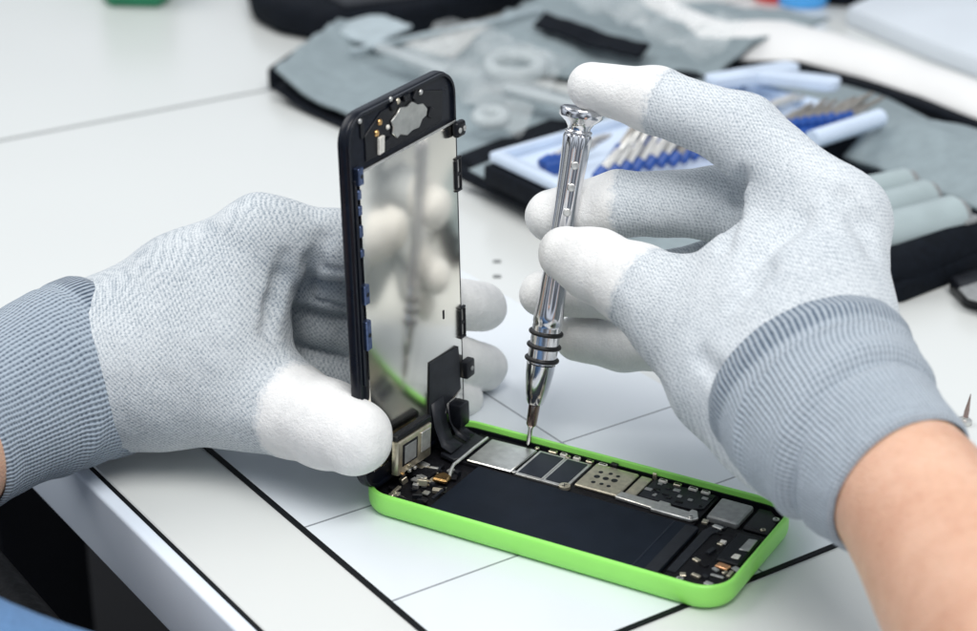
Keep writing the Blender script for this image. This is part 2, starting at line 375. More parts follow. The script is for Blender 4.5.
obj('border_line', MB().box(MAB, 240.1, 242.0, 350.3, 620, .06, .62), 'gasket', mt)
obj('border_line', MB().box(MAB, 242.05, 398, 350.3, 352.2, .06, .62), 'gasket', mt)
for (px, py) in ((497, 262), (497, 277)):
    p = onz(px, py, 0); obj('registration_dot', MB().box(T(p.x, p.y, 0), -1.6, 1.6, -1.2, 1.2, .05, .5, .1, 1), 'seam', tb)

# ------------------------------------------------------------------ green smartphone (opened)
ph = root('smartphone', 'opened smartphone with bright green shell and bare battery lying on the mat', 'smartphone', MPH)
LN, WD, HT = 124.4, 59.2, 8.6
def rl(ins, z, r=10.5): return [(x, y, z) for x, y in rrect(ins, LN - ins, ins, WD - ins, max(r - ins, 1.5), 10)]
sh = MB()
prof = [(4.2, .25), (2.4, .5), (1.2, 1.1), (.45, 2.1), (.1, 3.3), (0, 4.6), (.03, 6.6), (.18, 7.9), (.45, 8.4), (.8, 8.6), (1.35, 8.6), (1.55, 8.45), (1.6, 8.1), (1.6, 3.0)]
loft(sh, MPH, [rl(i, z) for i, z in prof], True, False)
obj('back_cover', sh, 'green', ph, smooth=60)
obj('inner_tray', MB().prism(MPH, rrect(1.7, LN - 1.7, 1.7, WD - 1.7, 8.5), 2.8, 4.3), 'interior', ph)
# black gasket along the inner wall
gk = MB(); loft(gk, MPH, [rl(1.62, 4.3), rl(1.62, 6.6), rl(2.2, 6.6), rl(2.2, 4.3)], False, False)
obj('inner_frame', gk, 'black', ph)
ZC = 6.2
def q(*pix, z=ZC): return [puv(x, y, z) for x, y in pix]
def comp(name, pts, z0, z1, mat, bev=.15, label=None, parent=None):
    return obj(name, MB().prism(MPH, pts, z0, z1, bev, 1), mat, parent or ph, label=label)
def rect(u0, u1, v0, v1): return [(u0, v0), (u1, v0), (u1, v1), (u0, v1)]
# battery
bt = comp('battery', rect(23.5, 101.5, 3.2, 35.6), 4.2, 6.3, 'battery', .7)
comp('pull_tab', [(97.5, 5), (101.6, 5), (101.6, 34), (97.5, 34)], 6.31, 6.55, 'flex', .05, parent=bt)
comp('label_edge', [(93.3, 4.2), (93.9, 4.2), (93.9, 34.6), (93.3, 34.6)], 6.31, 6.42, 'chip', .02, parent=bt)
# logic board strip and its shields
comp('logic_board', rect(12.5, 99.0, 36.4, 56.6), 4.2, 5.5, 'interior', .1)
VB0, VB1 = 36.8, 54.6
comp('shield_can', [(18.6, 36.8), (35.0, 37.0), (35.6, 54.0), (18.6, 53.6)], 5.5, 6.5, 'silver', .35, label='large bare silver shield')
for (u0, u1) in ((37.0, 45.4), (46.8, 54.2)):
    fr = comp('shield_frame', rect(u0 - .9, u1 + .9, 36.9, 54.5), 5.5, 6.2, 'alu', .1)
    comp('chip', rect(u0, u1, 38.2, 53.6), 6.0, 6.36, 'chip', .1, parent=fr)
sim = comp('shield_can', rect(56.4, 71.6, 39.6, 55.6), 5.5, 6.6, 'nickel', .35, label='champagne shield with round vent holes')
hs = MB()
for (a, b, r) in ((60.4, 50.6, .75), (63.6, 51.2, .7), (66.4, 50.8, .7), (60.6, 47.4, 1.0), (63.6, 47.6, 1.0), (66.6, 47.8, 1.1), (61.2, 43.6, .75), (64.0, 43.8, .7), (66.6, 43.6, .7)):
    hs.lathe(MPH @ T(a, b, 6.61), [(r, 0), (r, .06)], 14)
obj('vent_hole', hs, 'black', sim)
comp('shield_tab', rect(72.6, 76.4, 42.2, 55.2), 5.5, 6.5, 'nickel', .25)
comp('bracket', [(71.2, 38.6), (84, 38.0), (84, 37.2), (97.6, 37.0), (99.4, 39.2), (97.4, 43.0), (95.4, 43.2), (95.2, 41.4), (88.6, 41.8), (88.4, 43.2), (84.6, 43.4), (84.4, 42.2), (71.6, 42.4)], 5.6, 6.8, 'alu', .25)
comp('flex_cable', [(76.8, 44), (95, 44.4), (98, 46.5), (98, 56), (76.8, 56)], 5.5, 6.0, 'flex', .1)
comp('speaker_module', [(101.0, 41.5), (111.2, 41.5), (111.4, 54.3), (100.6, 54.3)], 4.5, 6.9, 'greymod', .5)
comp('lower_housing', rect(103, 121.5, 3.5, 40.5), 4.3, 5.8, 'interior', .5)
comp('corner_housing', [(112.6, 42), (121.5, 42), (121.5, 51), (117, 55.5), (112.6, 55.5)], 4.3, 6.1, 'black', .6)
comp('dock_connector', [(113.2, 20), (120.9, 20), (120.9, 37.5), (113.2, 37.5)], 5.8, 6.8, 'black', .5)
comp('flex_cable', [(103.2, 8), (106, 8), (106.4, 33), (109, 39.5), (105.5, 40.2), (103.2, 34)], 5.8, 6.15, 'flex', .05)
comp('connector_plate', [(117.6, 27.5), (120.6, 28), (120.4, 35.2), (117.8, 34.6)], 6.8, 7.2, 'alu', .15)
comp('connector_plate', [(114.6, 16.4), (118.6, 16.0), (119.0, 18.6), (115, 19)], 5.8, 6.7, 'copper', .25)
comp('connector_plate', [(117.2, 22.2), (119.6, 22.4), (119.4, 25), (117.4, 24.8)], 6.8, 7.1, 'wht', .15)
comp('connector_plate', rect(115.4, 119.4, 11.6, 12.6), 5.8, 6.3, 'alu', .1)
def screw(u, v, z, r=1.0, mat='alu', h=.5):
    s = MB().lathe(MPH @ T(u, v, z), [(r * .95, 0), (r, .12), (r, h - .12), (r * .8, h)], 18)
    o = obj('screw', s, mat, ph)
    obj('cross_slot', MB().box(MPH @ T(u, v, z + h) @ Matrix.Rotation(random.random() * 3, 4, 'Z'), -r * .5, r * .5, -.14, .14, .005, .03)
        .box(MPH @ T(u, v, z + h) @ Matrix.Rotation(random.random() * 3, 4, 'Z'), -.14, .14, -r * .5, r * .5, .005, .035), 'black', o)
screw(54.6, 36.6, 5.9, 1.9, 'nickel', 1.2)
for u, v, z, m_ in ((15.2, 4.8, 5.4, 'alu'), (17.6, 3.4, 5.6, 'wht'), (34.8, 55.2, 6.2, 'nickel'), (36.0, 37.2, 6.3, 'alu'), (97.4, 38.2, 6.8, 'alu'), (120.2, 50.6, 6.2, 'alu'), (108.5, 5.6, 5.8, 'alu'), (120.4, 8.4, 5.8, 'copper'), (119, 43, 6.0, 'nickel'), (46.1, 55.2, 6.0, 'nickel')):
    screw(u, v, z, random.uniform(.75, 1.1), m_)
# row of board connectors along the far wall
for k, u in enumerate((39, 43.2, 48, 52.6, 57, 78.5, 83.6, 88.8, 93.2)):
    w = random.uniform(2.2, 3.4)
    c = comp('board_connector', rect(u, u + w, 54.9, 56.5), 5.5, 6.7, 'wht' if k % 3 else 'nickel', .2)
    comp('contact_bar', rect(u + .4, u + w - .4, 55.4, 56.0), 6.7, 6.8, 'black', .02, parent=c)
comp('antenna_block', rect(61, 63.6, 55.8, 57.3), 5.5, 7.6, 'black', .3)
comp('spring_contact', [(75.8, 56.3), (77.2, 56.3), (77.2, 57.2), (75.8, 57.2)], 5.5, 7.8, 'nickel', .2)
# cluttered camera end
comp('flex_cable', [(9.2, 36), (15.5, 34.2), (17.0, 37), (17.8, 52), (11.5, 54)], 5.4, 6.9, 'flex', .25)
comp('flex_cable', [(5.6, 40), (9.6, 38), (10.4, 54), (6.2, 55)], 5.2, 6.2, 'black', .25)
tubeb = MB().tube([MPH @ Vector(p) for p in ((19.6, 24.6, 6.2), (18.6, 27, 7.1), (17.6, 30.5, 7.3), (17.5, 36, 7.1), (17.3, 44, 7.0), (17.2, 53, 6.6))], .55, 8)
obj('retaining_bar', tubeb, 'alu', ph)
comp('gold_connector', [(15.5, 20.4), (20.6, 20.8), (20.2, 25.0), (17.2, 26), (15.2, 24)], 5.2, 6.8, 'gold', .5)
comp('camera_barrel_mount', rect(4.5, 13.8, 20.6, 31.5), 4.3, 6.2, 'interior', .4)
for k in range(52):
    u, v = random.uniform(4.5, 22), random.uniform(3.6, 33)
    w, d, h = random.uniform(.4, 1.7), random.uniform(.3, 1.2), random.uniform(.2, 1.1)
    mat_ = random.choice(['black', 'black', 'interior', 'flex', 'nickel', 'black', 'alu', 'interior', 'nickel', 'greymod', 'interior', 'silver', 'black'])
    mtx = MPH @ T(u, v, 4.3 + random.uniform(.8, 1.7)) @ Matrix.Rotation(random.uniform(-.4, .4), 4, 'Z') @ Matrix.Rotation(random.uniform(-.4, .4), 4, 'X')
    obj('small_component', MB().box(mtx, -w, w, -d, d, -h, h, .12, 1), mat_, ph)
for k in range(14):
    u, v = random.uniform(104, 121), random.uniform(6, 38); w, d = random.uniform(.4, 1.6), random.uniform(.3, 1.0)
    obj('small_component', MB().box(MPH @ T(u, v, 5.9 + random.random() * .2) @ Matrix.Rotation(random.uniform(-.5, .5), 4, 'Z'), -w, w, -d, d, -.4, .35, .1, 1), random.choice(['black', 'flex', 'nickel', 'interior', 'greymod']), ph)

for k in range(16):
    u, v = random.uniform(78, 97), random.uniform(45, 55); w, d = random.uniform(.4, 1.3), random.uniform(.3, .8)
    obj('small_component', MB().box(MPH @ T(u, v, 6.05), -w, w, -d, d, -.3, .3, .1, 1), random.choice(['black', 'interior', 'flex', 'greymod']), ph)
for k, (u, v, w, d, m_) in enumerate(((106.5, 37.6, 1.6, .8, 'alu'), (101.8, 38.8, .9, 1.1, 'nickel'), (112, 9, 1.4, .6, 'nickel'), (117, 6.6, 1.2, .9, 'alu'), (120.3, 14.6, .6, 1.6, 'nickel'), (110.2, 24, .7, 1.8, 'flex'), (111.4, 30.4, .9, .7, 'wht'), (12.4, 27, 1.4, .5, 'alu'), (9.4, 9.4, .6, 1.8, 'nickel'), (22.2, 13, .5, 3.2, 'flex'))):
    obj('connector_plate', MB().box(MPH @ T(u, v, 6.3) @ Matrix.Rotation(random.uniform(-.2, .2), 4, 'Z'), -w, w, -d, d, -.5, .35, .12, 1), m_, ph)

# ------------------------------------------------------------------ lifted display assembly
psi, rol, phi = R(-1.465), .0253, R(-.41)
pw = Matrix.Rotation(psi, 3, 'Z') @ EY; pn = Vector((pw.y, -pw.x, 0)); pw = (pw * math.cos(rol) + EZ * math.sin(rol)).normalized()
pu = (EZ - pw * EZ.dot(pw) + pn * math.sin(phi)).normalized(); pn = pw.cross(pu).normalized()
po = PH_O + EX * 3.94 + EY * -.83 + EZ * 6.73
if pn.dot(EX) < 0: pn = -pn
MPN = frame(po, pw, pu, pn)                       # x = across, y = up, z = out of the metal back towards the driver
def pab(x, y, n=0.):
    r = ray(x, y); o = po + pn * n; t = (o - EYE).dot(pn) / r.dot(pn); p = EYE + r * t - po
    return p.dot(pw), p.dot(pu)
PW, PL = 58.4, 123.8
dp = root('display_panel', 'upright phone display seen from its satin metal back with black frame', 'phone screen', MPN)
def prl(i, z, r=9.): return [(x, y, z) for x, y in rrect(i, PW - i, i, PL - i, max(r - i, 1), 10)]
fr = MB(); loft(fr, MPN, [prl(.9, -3.3), prl(.25, -3.1), prl(0, -2.6), prl(0, -.7), prl(.25, -.2), prl(.7, 0)])
obj('frame', fr, 'bezel', dp, smooth=60)
obj('glass', MB().prism(MPN, rrect(1.1, PW - 1.1, 1.1, PL - 1.1, 8), -3.55, -3.31), 'black', dp)
# raised rim of the frame around the recess, at the top
tr = MB(); loft(tr, MPN, [prl(.4, 0.01), prl(.45, .7), prl(1.3, .7), prl(1.4, 0.01)], False, False); obj('frame_lip', tr, 'bezel', dp)
BPT = 106.6
bp = MB().prism(MPN, [(4.6, 7.0), (57.0, 7.0), (57.0, BPT), (4.6, BPT)], .02, 1.0, .2, 2); bpo = obj('backplate', bp, 'plate', dp)
obj('plate_fold', MB().box(MPN, 4.8, 56.8, BPT - .7, BPT + .05, 1.0, 1.35, .1, 1), 'alu', bpo)
# black upper strip with silver earpiece bracket
obj('upper_flex', MB().prism(MPN, [(9, 108.2), (50, 108.2), (51, 118), (40, 121), (18, 121), (9, 116)], .05, .55, .15, 1), 'black', dp)
br = [pab(x, y) for x, y in ((388, 121), (394, 113), (397, 107), (404, 106), (409, 101), (415, 104), (420, 103), (424, 108), (423, 115), (419, 119), (416, 127), (409, 130), (404, 135), (397, 134), (394, 138), (389, 133), (390, 127))]
obj('earpiece_bracket', MB().prism(MPN, br, .55, 1.3, .2, 1), 'silver', dp)
for (x, y, r, m_) in ((378, 122, 1.0, 'gold'), (375, 133, 1.05, 'gold'), (358, 121, .8, 'alu'), (419, 92, .9, 'alu'), (396, 101, 1.0, 'nickel'), (389, 99, .8, 'alu'), (386, 127, .8, 'wht')):
    a, b = pab(x, y); sph = [(r * math.sin(t), r * .6 * math.cos(t)) for t in (math.pi * .5, math.pi * .38, math.pi * .25, math.pi * .12, .03)]
    obj('contact', MB().lathe(MPN @ T(a, b, .5), [(r, 0)] + [(x_, .15 + y_) for x_, y_ in sph], 16), m_, dp)
for (x, y) in ((391, 105), (413, 95), (404, 97), (380, 146), (428, 112), (385, 141)):
    a, b = pab(x, y); obj('small_component', MB().box(MPN @ T(a, b, .8) @ Matrix.Rotation(random.random(), 4, 'Z'), -1.6, 1.6, -1, 1, -.3, .5, .2, 1), 'black', dp)
a, b = pab(378, 146); obj('tape_tab', MB().prism(MPN, [(a - 1.4, b - 2.2), (a + 1.2, b - 2), (a + 1.6, b + 3), (a - 1.0, b + 3)], .6, 1.5, .1, 1), 'wht', dp)
a, b = pab(361, 128); obj('sensor_slot', MB().prism(MPN, rrect(a - .9, a + .9, b - 3.2, b + 3.2, .85), .02, .5, .1, 1), 'black', dp)
# clips down the left edge
for (y0, y1, big) in ((168, 186, 1), (190, 200, 0), (206, 216, 0), (226, 238, 0), (250, 258, 0), (286, 306, 1), (322, 352, 1)):
    xe = 354 + (y0 - 170) * .04
    _, b1 = pab(xe, y0); _, b0 = pab(xe, y1)
    cl = obj('side_clip', MB().box(MPN, 3.0, 4.7 + .9 * big, b0, b1, .0, 1.5 + .5 * big, .25, 1), 'blueclip', dp)
    if big: obj('clip_hole', MB().lathe(MPN @ T(4.5, (b0 + b1) / 2, 2.0), [(.7, 0), (.7, .06)], 14), 'black', cl)
obj('edge_ribbon', MB().box(MPN, 2.0, 3.1, 38, BPT - 2, .0, 1.1, .2, 1), 'bezel', dp)
# metal clips down the right edge
for (y0, y1, kind) in ((118, 134, 'round'), (155, 190, 'slot'), (304, 336, 'slot'), (358, 375, 'blk')):
    xe = 456 + (y0 - 118) * .03
    _, b1 = pab(xe, y0); _, b0 = pab(xe, y1)
    if kind == 'round':
        c = obj('side_clip', MB().box(MPN, 54.5, 59.8, b0, b1, .9, 3.4, 1.1, 3), 'black', dp)
        for s in (-1.3, 1.3): obj('rivet', MB().lathe(MPN @ T(57.1 + s, (b0 + b1) / 2, 3.4), [(.9, 0), (.9, .2), (.4, .45)], 14), 'alu', c)
    elif kind == 'slot':
        c = obj('side_clip', MB().box(MPN, 56.2, 59.4, b1 - .9, b1, .4, 1.5, .2, 1).box(MPN, 56.2, 59.4, b0, b0 + .9, .4, 1.5, .2, 1)
                .box(MPN, 56.2, 57.0, b0 + .9, b1 - .9, .4, 1.5, .2, 1).box(MPN, 58.6, 59.4, b0 + .9, b1 - .9, .4, 1.5, .2, 1).box(MPN, 57, 58.6, (b0 + b1) / 2 - .5, (b0 + b1) / 2 + .5, .6, 1.4, .1, 1), 'black', dp)
        obj('silver_liner', MB().box(MPN, 57.05, 58.55, b0 + .95, b1 - .95, .3, .9, .1, 1), 'alu', c)
    else:
        c = obj('side_clip', MB().box(MPN, 56.4, 61.5, b0, b1, .2, 3.2, .6, 2), 'black', dp)
        obj('rivet', MB().lathe(MPN @ T(59.6, (b0 + b1) / 2, 3.2), [(.8, 0), (.8, .2), (.4, .4)], 14), 'greymod', c)
a, b = pab(441, 314); obj('slot_hole', MB().prism(MPN, rrect(a - .5, a + .5, b - 1.6, b + 1.6, .45), 1.0, 1.06), 'black', bpo)
# dark flex patch at the lower right of the plate
fp = [pab(x, y, 1.0) for x, y in ((429, 363), (457.5, 346), (459, 366), (460, 388), (447, 403), (446, 428), (428, 428))]
obj('flex_patch', MB().prism(MPN, fp, 1.01, 1.4, .08, 1), 'flex', dp)
fe = MB().tube([MPN @ Vector((*pab(x, y, 1.3), 1.3)) for x, y in ((461, 388), (455, 398), (447, 404), (445, 414))], .3, 6); obj('flex_trim', fe, 'alu', dp)
a, b = pab(457, 412, 3); obj('hinge_block', MB().box(MPN @ T(a, b, 1.5), -3.2, 2.6, -4.2, 4.2, 0, 5, .8, 2), 'black', dp)
# flex ribbons running down into the phone
for a0, a1, b0, mat_ in ((37, 44, 16, 'flex'), (46, 52, 12, 'black')):
    pts = [MPN @ Vector(((a0 + a1) / 2, b0, 1.6)), MPN @ Vector(((a0 + a1) / 2, b0 * .5, 2.6)), MPN @ Vector(((a0 + a1) / 2, 1.5, 5.0)), MPN @ Vector(((a0 + a1) / 2, .2, 8.6))]
    o = obj('flex_ribbon', MB().ribbon(pts, [pw * (a1 - a0) / 2] * 4), mat_, dp, smooth=180)
    sm = o.modifiers.new('thick', 'SOLIDIFY'); sm.thickness = .0003
# metal camera frame at the foot of the panel
cq = [onu(x, y, 9.5) for x, y in ((398, 477), (431, 455), (429, 424), (394, 447))]
cxv = (cq[1] - cq[0]).normalized(); cyv = (cq[3] - cq[0]); cw = (cq[1] - cq[0]).length; ch = cyv.length; cyv = (cyv - cxv * cyv.dot(cxv)).normalized()
MCM = frame(cq[0], cxv, cyv, cxv.cross(cyv))
cm = obj('camera_frame', MB().box(MCM, 0, cw, 0, ch, -2.6, 0, .5, 2), 'nickel', dp)
obj('camera_window', MB().box(MCM, cw * .12, cw * .56, ch * .22, ch * .86, .0, .25, .1, 1), 'black', cm)
obj('window_plate', MB().box(MCM, cw * .17, cw * .51, ch * .28, ch * .8, .25, .4, .1, 1), 'greymod', cm)
obj('side_plate', MB().box(MCM, cw * .66, cw * .93, ch * .3, ch * .9, 0, .5, .2, 1), 'alu', cm)
obj('top_bar', MB().box(MCM, -.4, cw + .4, ch + .05, ch + 2.2, -3, -.4, .4, 1), 'black', cm)
for k in range(7):
    obj('solder_tab', MB().box(MCM @ T(cw * random.uniform(.1, .95), random.uniform(-1.5, ch * .2), 0), -.6, .6, -.5, .5, -.4, .5, .15, 1), random.choice(['nickel', 'alu', 'gold', 'black']), cm)

# ------------------------------------------------------------------ precision screwdriver
TIP = onz(528, 445, 7.0); TOP = at(583, 104, 597)
dv = TOP - TIP; DL = dv.length; MD = axis_frame(TIP, dv)
sd = root('screwdriver', 'polished steel precision screwdriver held upright over the phone board', 'screwdriver', MD)
k_ = DL / 112.0
def dprof(pr): return [(r, z * k_) for r, z in pr]
obj('bit', MB().lathe(MD, dprof([(.35, 0), (.75, .6), (.8, 5.5), (1.5, 7)]), 20), 'steel', sd)
obj('bit_holder', MB().lathe(MD, dprof([(1.4, 6.6), (1.75, 7.2), (1.9, 13.6), (1.5, 14)]), 24), 'dsteel', sd)
flute = lambda a, z: 1 - .15 * max(0, math.cos(a * 4)) ** 2
obj('nose', MB().lathe(MD, dprof([(1.6, 13.8), (2.5, 14.1), (2.9, 15), (3.6, 18), (4.2, 21.5), (4.6, 25), (4.75, 27.6), (4.4, 28.0)]), 40), 'steel', sd)
obj('barrel', MB().lathe(MD, dprof([(4.4, 28), (4.7, 28.3), (4.75, 31.2), (4.75, 40), (4.7, 41), (4.9, 41.5), (4.9, 44), (4.7, 48), (4.4, 58), (4.1, 68), (4.1, 78), (4.3, 88), (4.7, 98), (4.9, 101.5), (4.5, 102.4)]), 64, mod=lambda a, z: (flute(a, z) if z > 44 * k_ else 1)), 'steel', sd)
for z in (29.2, 33.6, 38.0):
    obj('grip_ring', MB().torus(MD @ T(0, 0, z * k_), 5.0, .72), 'rubber', sd)
cap = obj('swivel_cap', MB().lathe(MD, dprof([(3.6, 102.4), (3.7, 104.6), (4.6, 106.0), (6.4, 107.4), (7.0, 108.0), (7.1, 108.6), (7.1, 109.9), (6.8, 110.5), (6.2, 110.8), (5.2, 110.5), (1, 110.3)]), 48), 'steel', sd)
obj('collar', MB().torus(MD @ T(0, 0, 103.2 * k_), 3.9, .5), 'steel', sd)
viewd = (EYE - (TIP + dv * .7)).normalized()
MDv = axis_frame(TIP, dv, viewd)
for z in (62, 70, 78, 86, 93):
    t = Matrix.Rotation(R(8), 4, 'Z') @ T(3.98 + .0 * z + (.28 if z > 84 else 0) + (.3 if z < 64 else 0) + (.2 if z > 90 else 0), 0, z * k_) @ Matrix.Rotation(R(90), 4, 'Y')
    obj('grip_dimple', MB().lathe(MDv @ t, [(1.25, -.3), (1.25, .05), (1.0, .22), (.5, .1)], 20), 'alu', sd)

# ------------------------------------------------------------------ gloved hands (one continuous surface each, from a distance field)
def seg(P, a, b, ra, rb):
    a = np.array(a, np.float32); b = np.array(b, np.float32); ba = b - a
    pa = P - a; t = np.clip(pa @ ba / max(float(ba @ ba), 1e-6), 0, 1)
    return np.linalg.norm(pa - t[..., None] * ba, axis=-1) - (ra + (rb - ra) * t)
def smin(a, b, k):
    h = np.maximum(k - np.abs(a - b), 0) / k; return np.minimum(a, b) - h * h * k * .25
def chain(P, pts, k=4.):
    d = None
    for (a, ra), (b, rb) in zip(pts[:-1], pts[1:]):
        s = seg(P, a, b, ra, rb); d = s if d is None else smin(d, s, k)
    return d
WV = [(rng.normal(size=3), rng.uniform(0, 6.28)) for _ in range(14)]
def wob(P, lam, n0, n1):
    s = 0
    for d, p in WV[n0:n1]:
        d = d / np.linalg.norm(d) * (2 * math.pi / lam); s = s + np.sin(P @ d.astype(np.float32) + p)
    return s / (n1 - n0)
def field(hand):
    def f(P):
        palm = None
        for c in hand['palm']:
            s = chain(P, c, 8.); palm = s if palm is None else smin(palm, s, hand.get('kp', 14.))
        d = None
        for name, c in hand['fingers'].items():
            s = smin(palm, chain(P, c, 3.5), hand['kf'].get(name, 9.)); d = s if d is None else smin(d, s, 1.6)
        for a, b, r, k in hand.get('_cr', []):
            s = seg(P, a, b, r, r); h = np.maximum(k - np.abs(-d - s), 0) / k; d = np.maximum(d, -s) + h * h * k * .25
        for a, b, r, k in hand.get('fold', []): d = smin(d, seg(P, a, b, r, r * .6), k)
        return d + .28 * wob(P, 9., 0, 7) + .35 * wob(P, 23., 7, 14)
    return f
def trace_creases(hand):
    hand['_cr'] = []; f = field(hand); out = []
    for line, r, k in hand['crease']:
        pts = []
        for x, y in line:
            rd = ray(x, y).normalized(); t = 380.
            for _ in range(60):
                d = float(f(np.array([tuple(EYE + rd * t)], np.float32))[0])
                if abs(d) < .05 or t > 900: break
                t += d * .8
            if t < 900: pts.append(EYE + rd * (t + .2 * r))
        out += [(a, b, r, k) for a, b in zip(pts[:-1], pts[1:]) if (a - b).length < 25]
    hand['_cr'] = out
def mesh_field(f, lo, hi, h):
    lo = np.array(lo); n = np.ceil((np.array(hi) - lo) / h).astype(int) + 1
    g = np.stack(np.meshgrid(*[lo[i] + h * np.arange(n[i]) for i in range(3)], indexing='ij'), -1).astype(np.float32)
    D = np.ones(n, np.float32) * 9; B = 6
    bc = [lo[i] + h * (np.arange(0, n[i], B) + (B - 1) / 2) for i in range(3)]
    dc = f(np.stack(np.meshgrid(*bc, indexing='ij'), -1).astype(np.float32).reshape(-1, 3)).reshape([len(x) for x in bc])
    for (i, j, k), v in np.ndenumerate(dc):
        sl_ = (slice(i * B, i * B + B), slice(j * B, j * B + B), slice(k * B, k * B + B))
        if abs(v) > B * h * 1.15 + 1.5: D[sl_] = np.sign(v) * 9
        else: D[sl_] = np.nan
    need = np.isnan(D); D[need] = np.concatenate([f(c_) for c_ in np.array_split(g[need], max(1, int(need.sum() // 60000)))])
    S = D < 0
    acc = np.zeros(tuple(n - 1) + (3,), np.float32); cnt = np.zeros(tuple(n - 1), np.float32)
    offs = [(i, j, k) for i in (0, 1) for j in (0, 1) for k in (0, 1)]
    sl = lambda o: tuple(slice(o[i], n[i] - 1 + o[i]) for i in range(3))
    for o in offs:
        for ax in range(3):
            if o[ax]: continue
            o2 = list(o); o2[ax] = 1
            a, b = D[sl(o)], D[sl(o2)]; m = S[sl(o)] != S[sl(o2)]
            t = np.where(m, a / np.where(m, a - b, 1), 0)
            for i in range(3): acc[..., i] += np.where(m, o[i] + (t if i == ax else 0), 0)
            cnt += m
    act = cnt > 0; idx = -np.ones(tuple(n - 1), int); idx[act] = np.arange(act.sum())
    V = (np.argwhere(act) + acc[act] / cnt[act][:, None]) * h + lo
    V = V.astype(np.float32)
    for _ in range(3):
        d = f(V); e = .25; G = np.stack([f(V + np.eye(3, dtype=np.float32)[i] * e) - f(V - np.eye(3, dtype=np.float32)[i] * e) for i in range(3)], -1) / (2 * e)
        gn = (G * G).sum(-1); V = V - np.clip(d / np.maximum(gn, .15), -h * .5, h * .5)[:, None] * G
    Q = []
    for ax in range(3):
        b_, c_ = (ax + 1) % 3, (ax + 2) % 3
        s0 = [slice(None)] * 3; s1 = [slice(None)] * 3; s0[ax] = slice(0, -1); s1[ax] = slice(1, None)
        E_ = np.argwhere(S[tuple(s0)] != S[tuple(s1)])
        ok = (E_[:, b_] > 0) & (E_[:, c_] > 0) & (E_[:, b_] < n[b_] - 1) & (E_[:, c_] < n[c_] - 1); E_ = E_[ok]
        qd = []
        for db, dc in ((-1, -1), (0, -1), (0, 0), (-1, 0)):
            e = E_.copy(); e[:, b_] += db; e[:, c_] += dc; qd.append(idx[e[:, 0], e[:, 1], e[:, 2]])
        Q.append(np.stack(qd, -1))
    Q = np.concatenate(Q); Q = Q[(Q >= 0).all(1)]
    mb = MB(); mb.v = V.tolist(); mb.f = Q.tolist(); return mb
def bounds(chains, pad):
    p = np.array([tuple(Vector(q_[0])) for c in chains for q_ in c]); r = max(q_[1] for c in chains for q_ in c)
    return p.min(0) - r - pad, p.max(0) + r + pad
def coat(f, c, frac, along=1, out=.42):
    """white dipped coating: slightly proud of the knit, from the fingertip back to a point on the chain"""
    i, t = frac
    a = Vector(c[i][0]); b = Vector(c[i + 1][0]); p0 = np.array(a.lerp(b, t), np.float32)
    nrm = np.array((b - a).normalized(), np.float32)
    sub = [(c[i][0], c[i][1] + 4)] + [(x, r + 4) for x, r in c[i + 1:]]
    cent = np.array(tuple(Vector(c[-1][0])), np.float32)
    def g(P):
        pl = -((P - p0) @ nrm) + .9 * wob(P, 14., 3, 9) + .35 * wob(P, 4., 0, 5)
        return np.maximum(np.maximum(f(P) - out, pl), chain(P, sub, 4.))
    return g, sub, p0, nrm


# ---- right hand: index on the driver cap, thumb and middle finger around the shaft
RH = {
 'mat': 'knit',
 'palm': [
  [(at(838, 222, 556), 13.5), (at(822, 330, 540), 19), (at(820, 408, 524), 18)],                                  # index metacarpal to wrist
  [(at(820, 240, 580), 14), (at(815, 340, 562), 18), (at(814, 412, 532), 18)],
  [(at(800, 268, 602), 13), (at(800, 360, 580), 16), (at(815, 415, 535), 18)],
  [(at(778, 305, 618), 11.5), (at(785, 385, 592), 15), (at(812, 418, 540), 17)],
  [(at(690, 322, 566), 14), (at(738, 372, 548), 19), (at(800, 415, 528), 18)],                                     # thumb metacarpal
  [(at(745, 285, 556), 13), (at(790, 300, 545), 16)],                                                              # web between thumb and index
  [(at(770, 235, 565), 9), (at(760, 330, 552), 16)],
  [(at(808, 396, 530), 22), (at(842, 438, 512), 18.5), (at(872, 462, 500), 17)],
 ],
 'fingers': {
  'index': [(at(838, 222, 556), 13.5), (at(742, 133, 574), 11.6), (at(655, 100, 586), 9.7), (at(592, 87, 596), 7.6)],
  'middle': [(at(820, 240, 580), 13), (at(716, 204, 600), 11.2), (at(620, 204, 610), 10.2), (at(552, 216, 617), 8.6)],
  'ring': [(at(800, 268, 602), 12), (at(712, 276, 614), 11), (at(618, 288, 624), 9.6), (at(543, 294, 628), 7.6)],
  'pinky': [(at(778, 305, 618), 11), (at(680, 343, 628), 9.4), (at(622, 344, 632), 8.6), (at(577, 338, 634), 7.6)],
  'thumb': [(at(690, 322, 566), 14.5), (at(634, 284, 577), 12.2), (at(595, 265, 586), 10.8), (at(566, 254, 592), 8.6)],
 },
 'kf': {'index': 10, 'middle': 7, 'ring': 6, 'pinky': 6, 'thumb': 14},
 'crease': [
  ([(744, 176), (739, 198), (733, 222), (726, 246)], 1.1, 4.5),
  ([(748, 268), (762, 250), (782, 232), (800, 222)], .8, 7.),
  ([(736, 300), (752, 282), (768, 268)], .6, 6.),
  ([(846, 196), (862, 222), (872, 250)], .5, 7.),
  ([(700, 360), (716, 376), (728, 398)], .5, 6.),
],
 'fold': [],
}
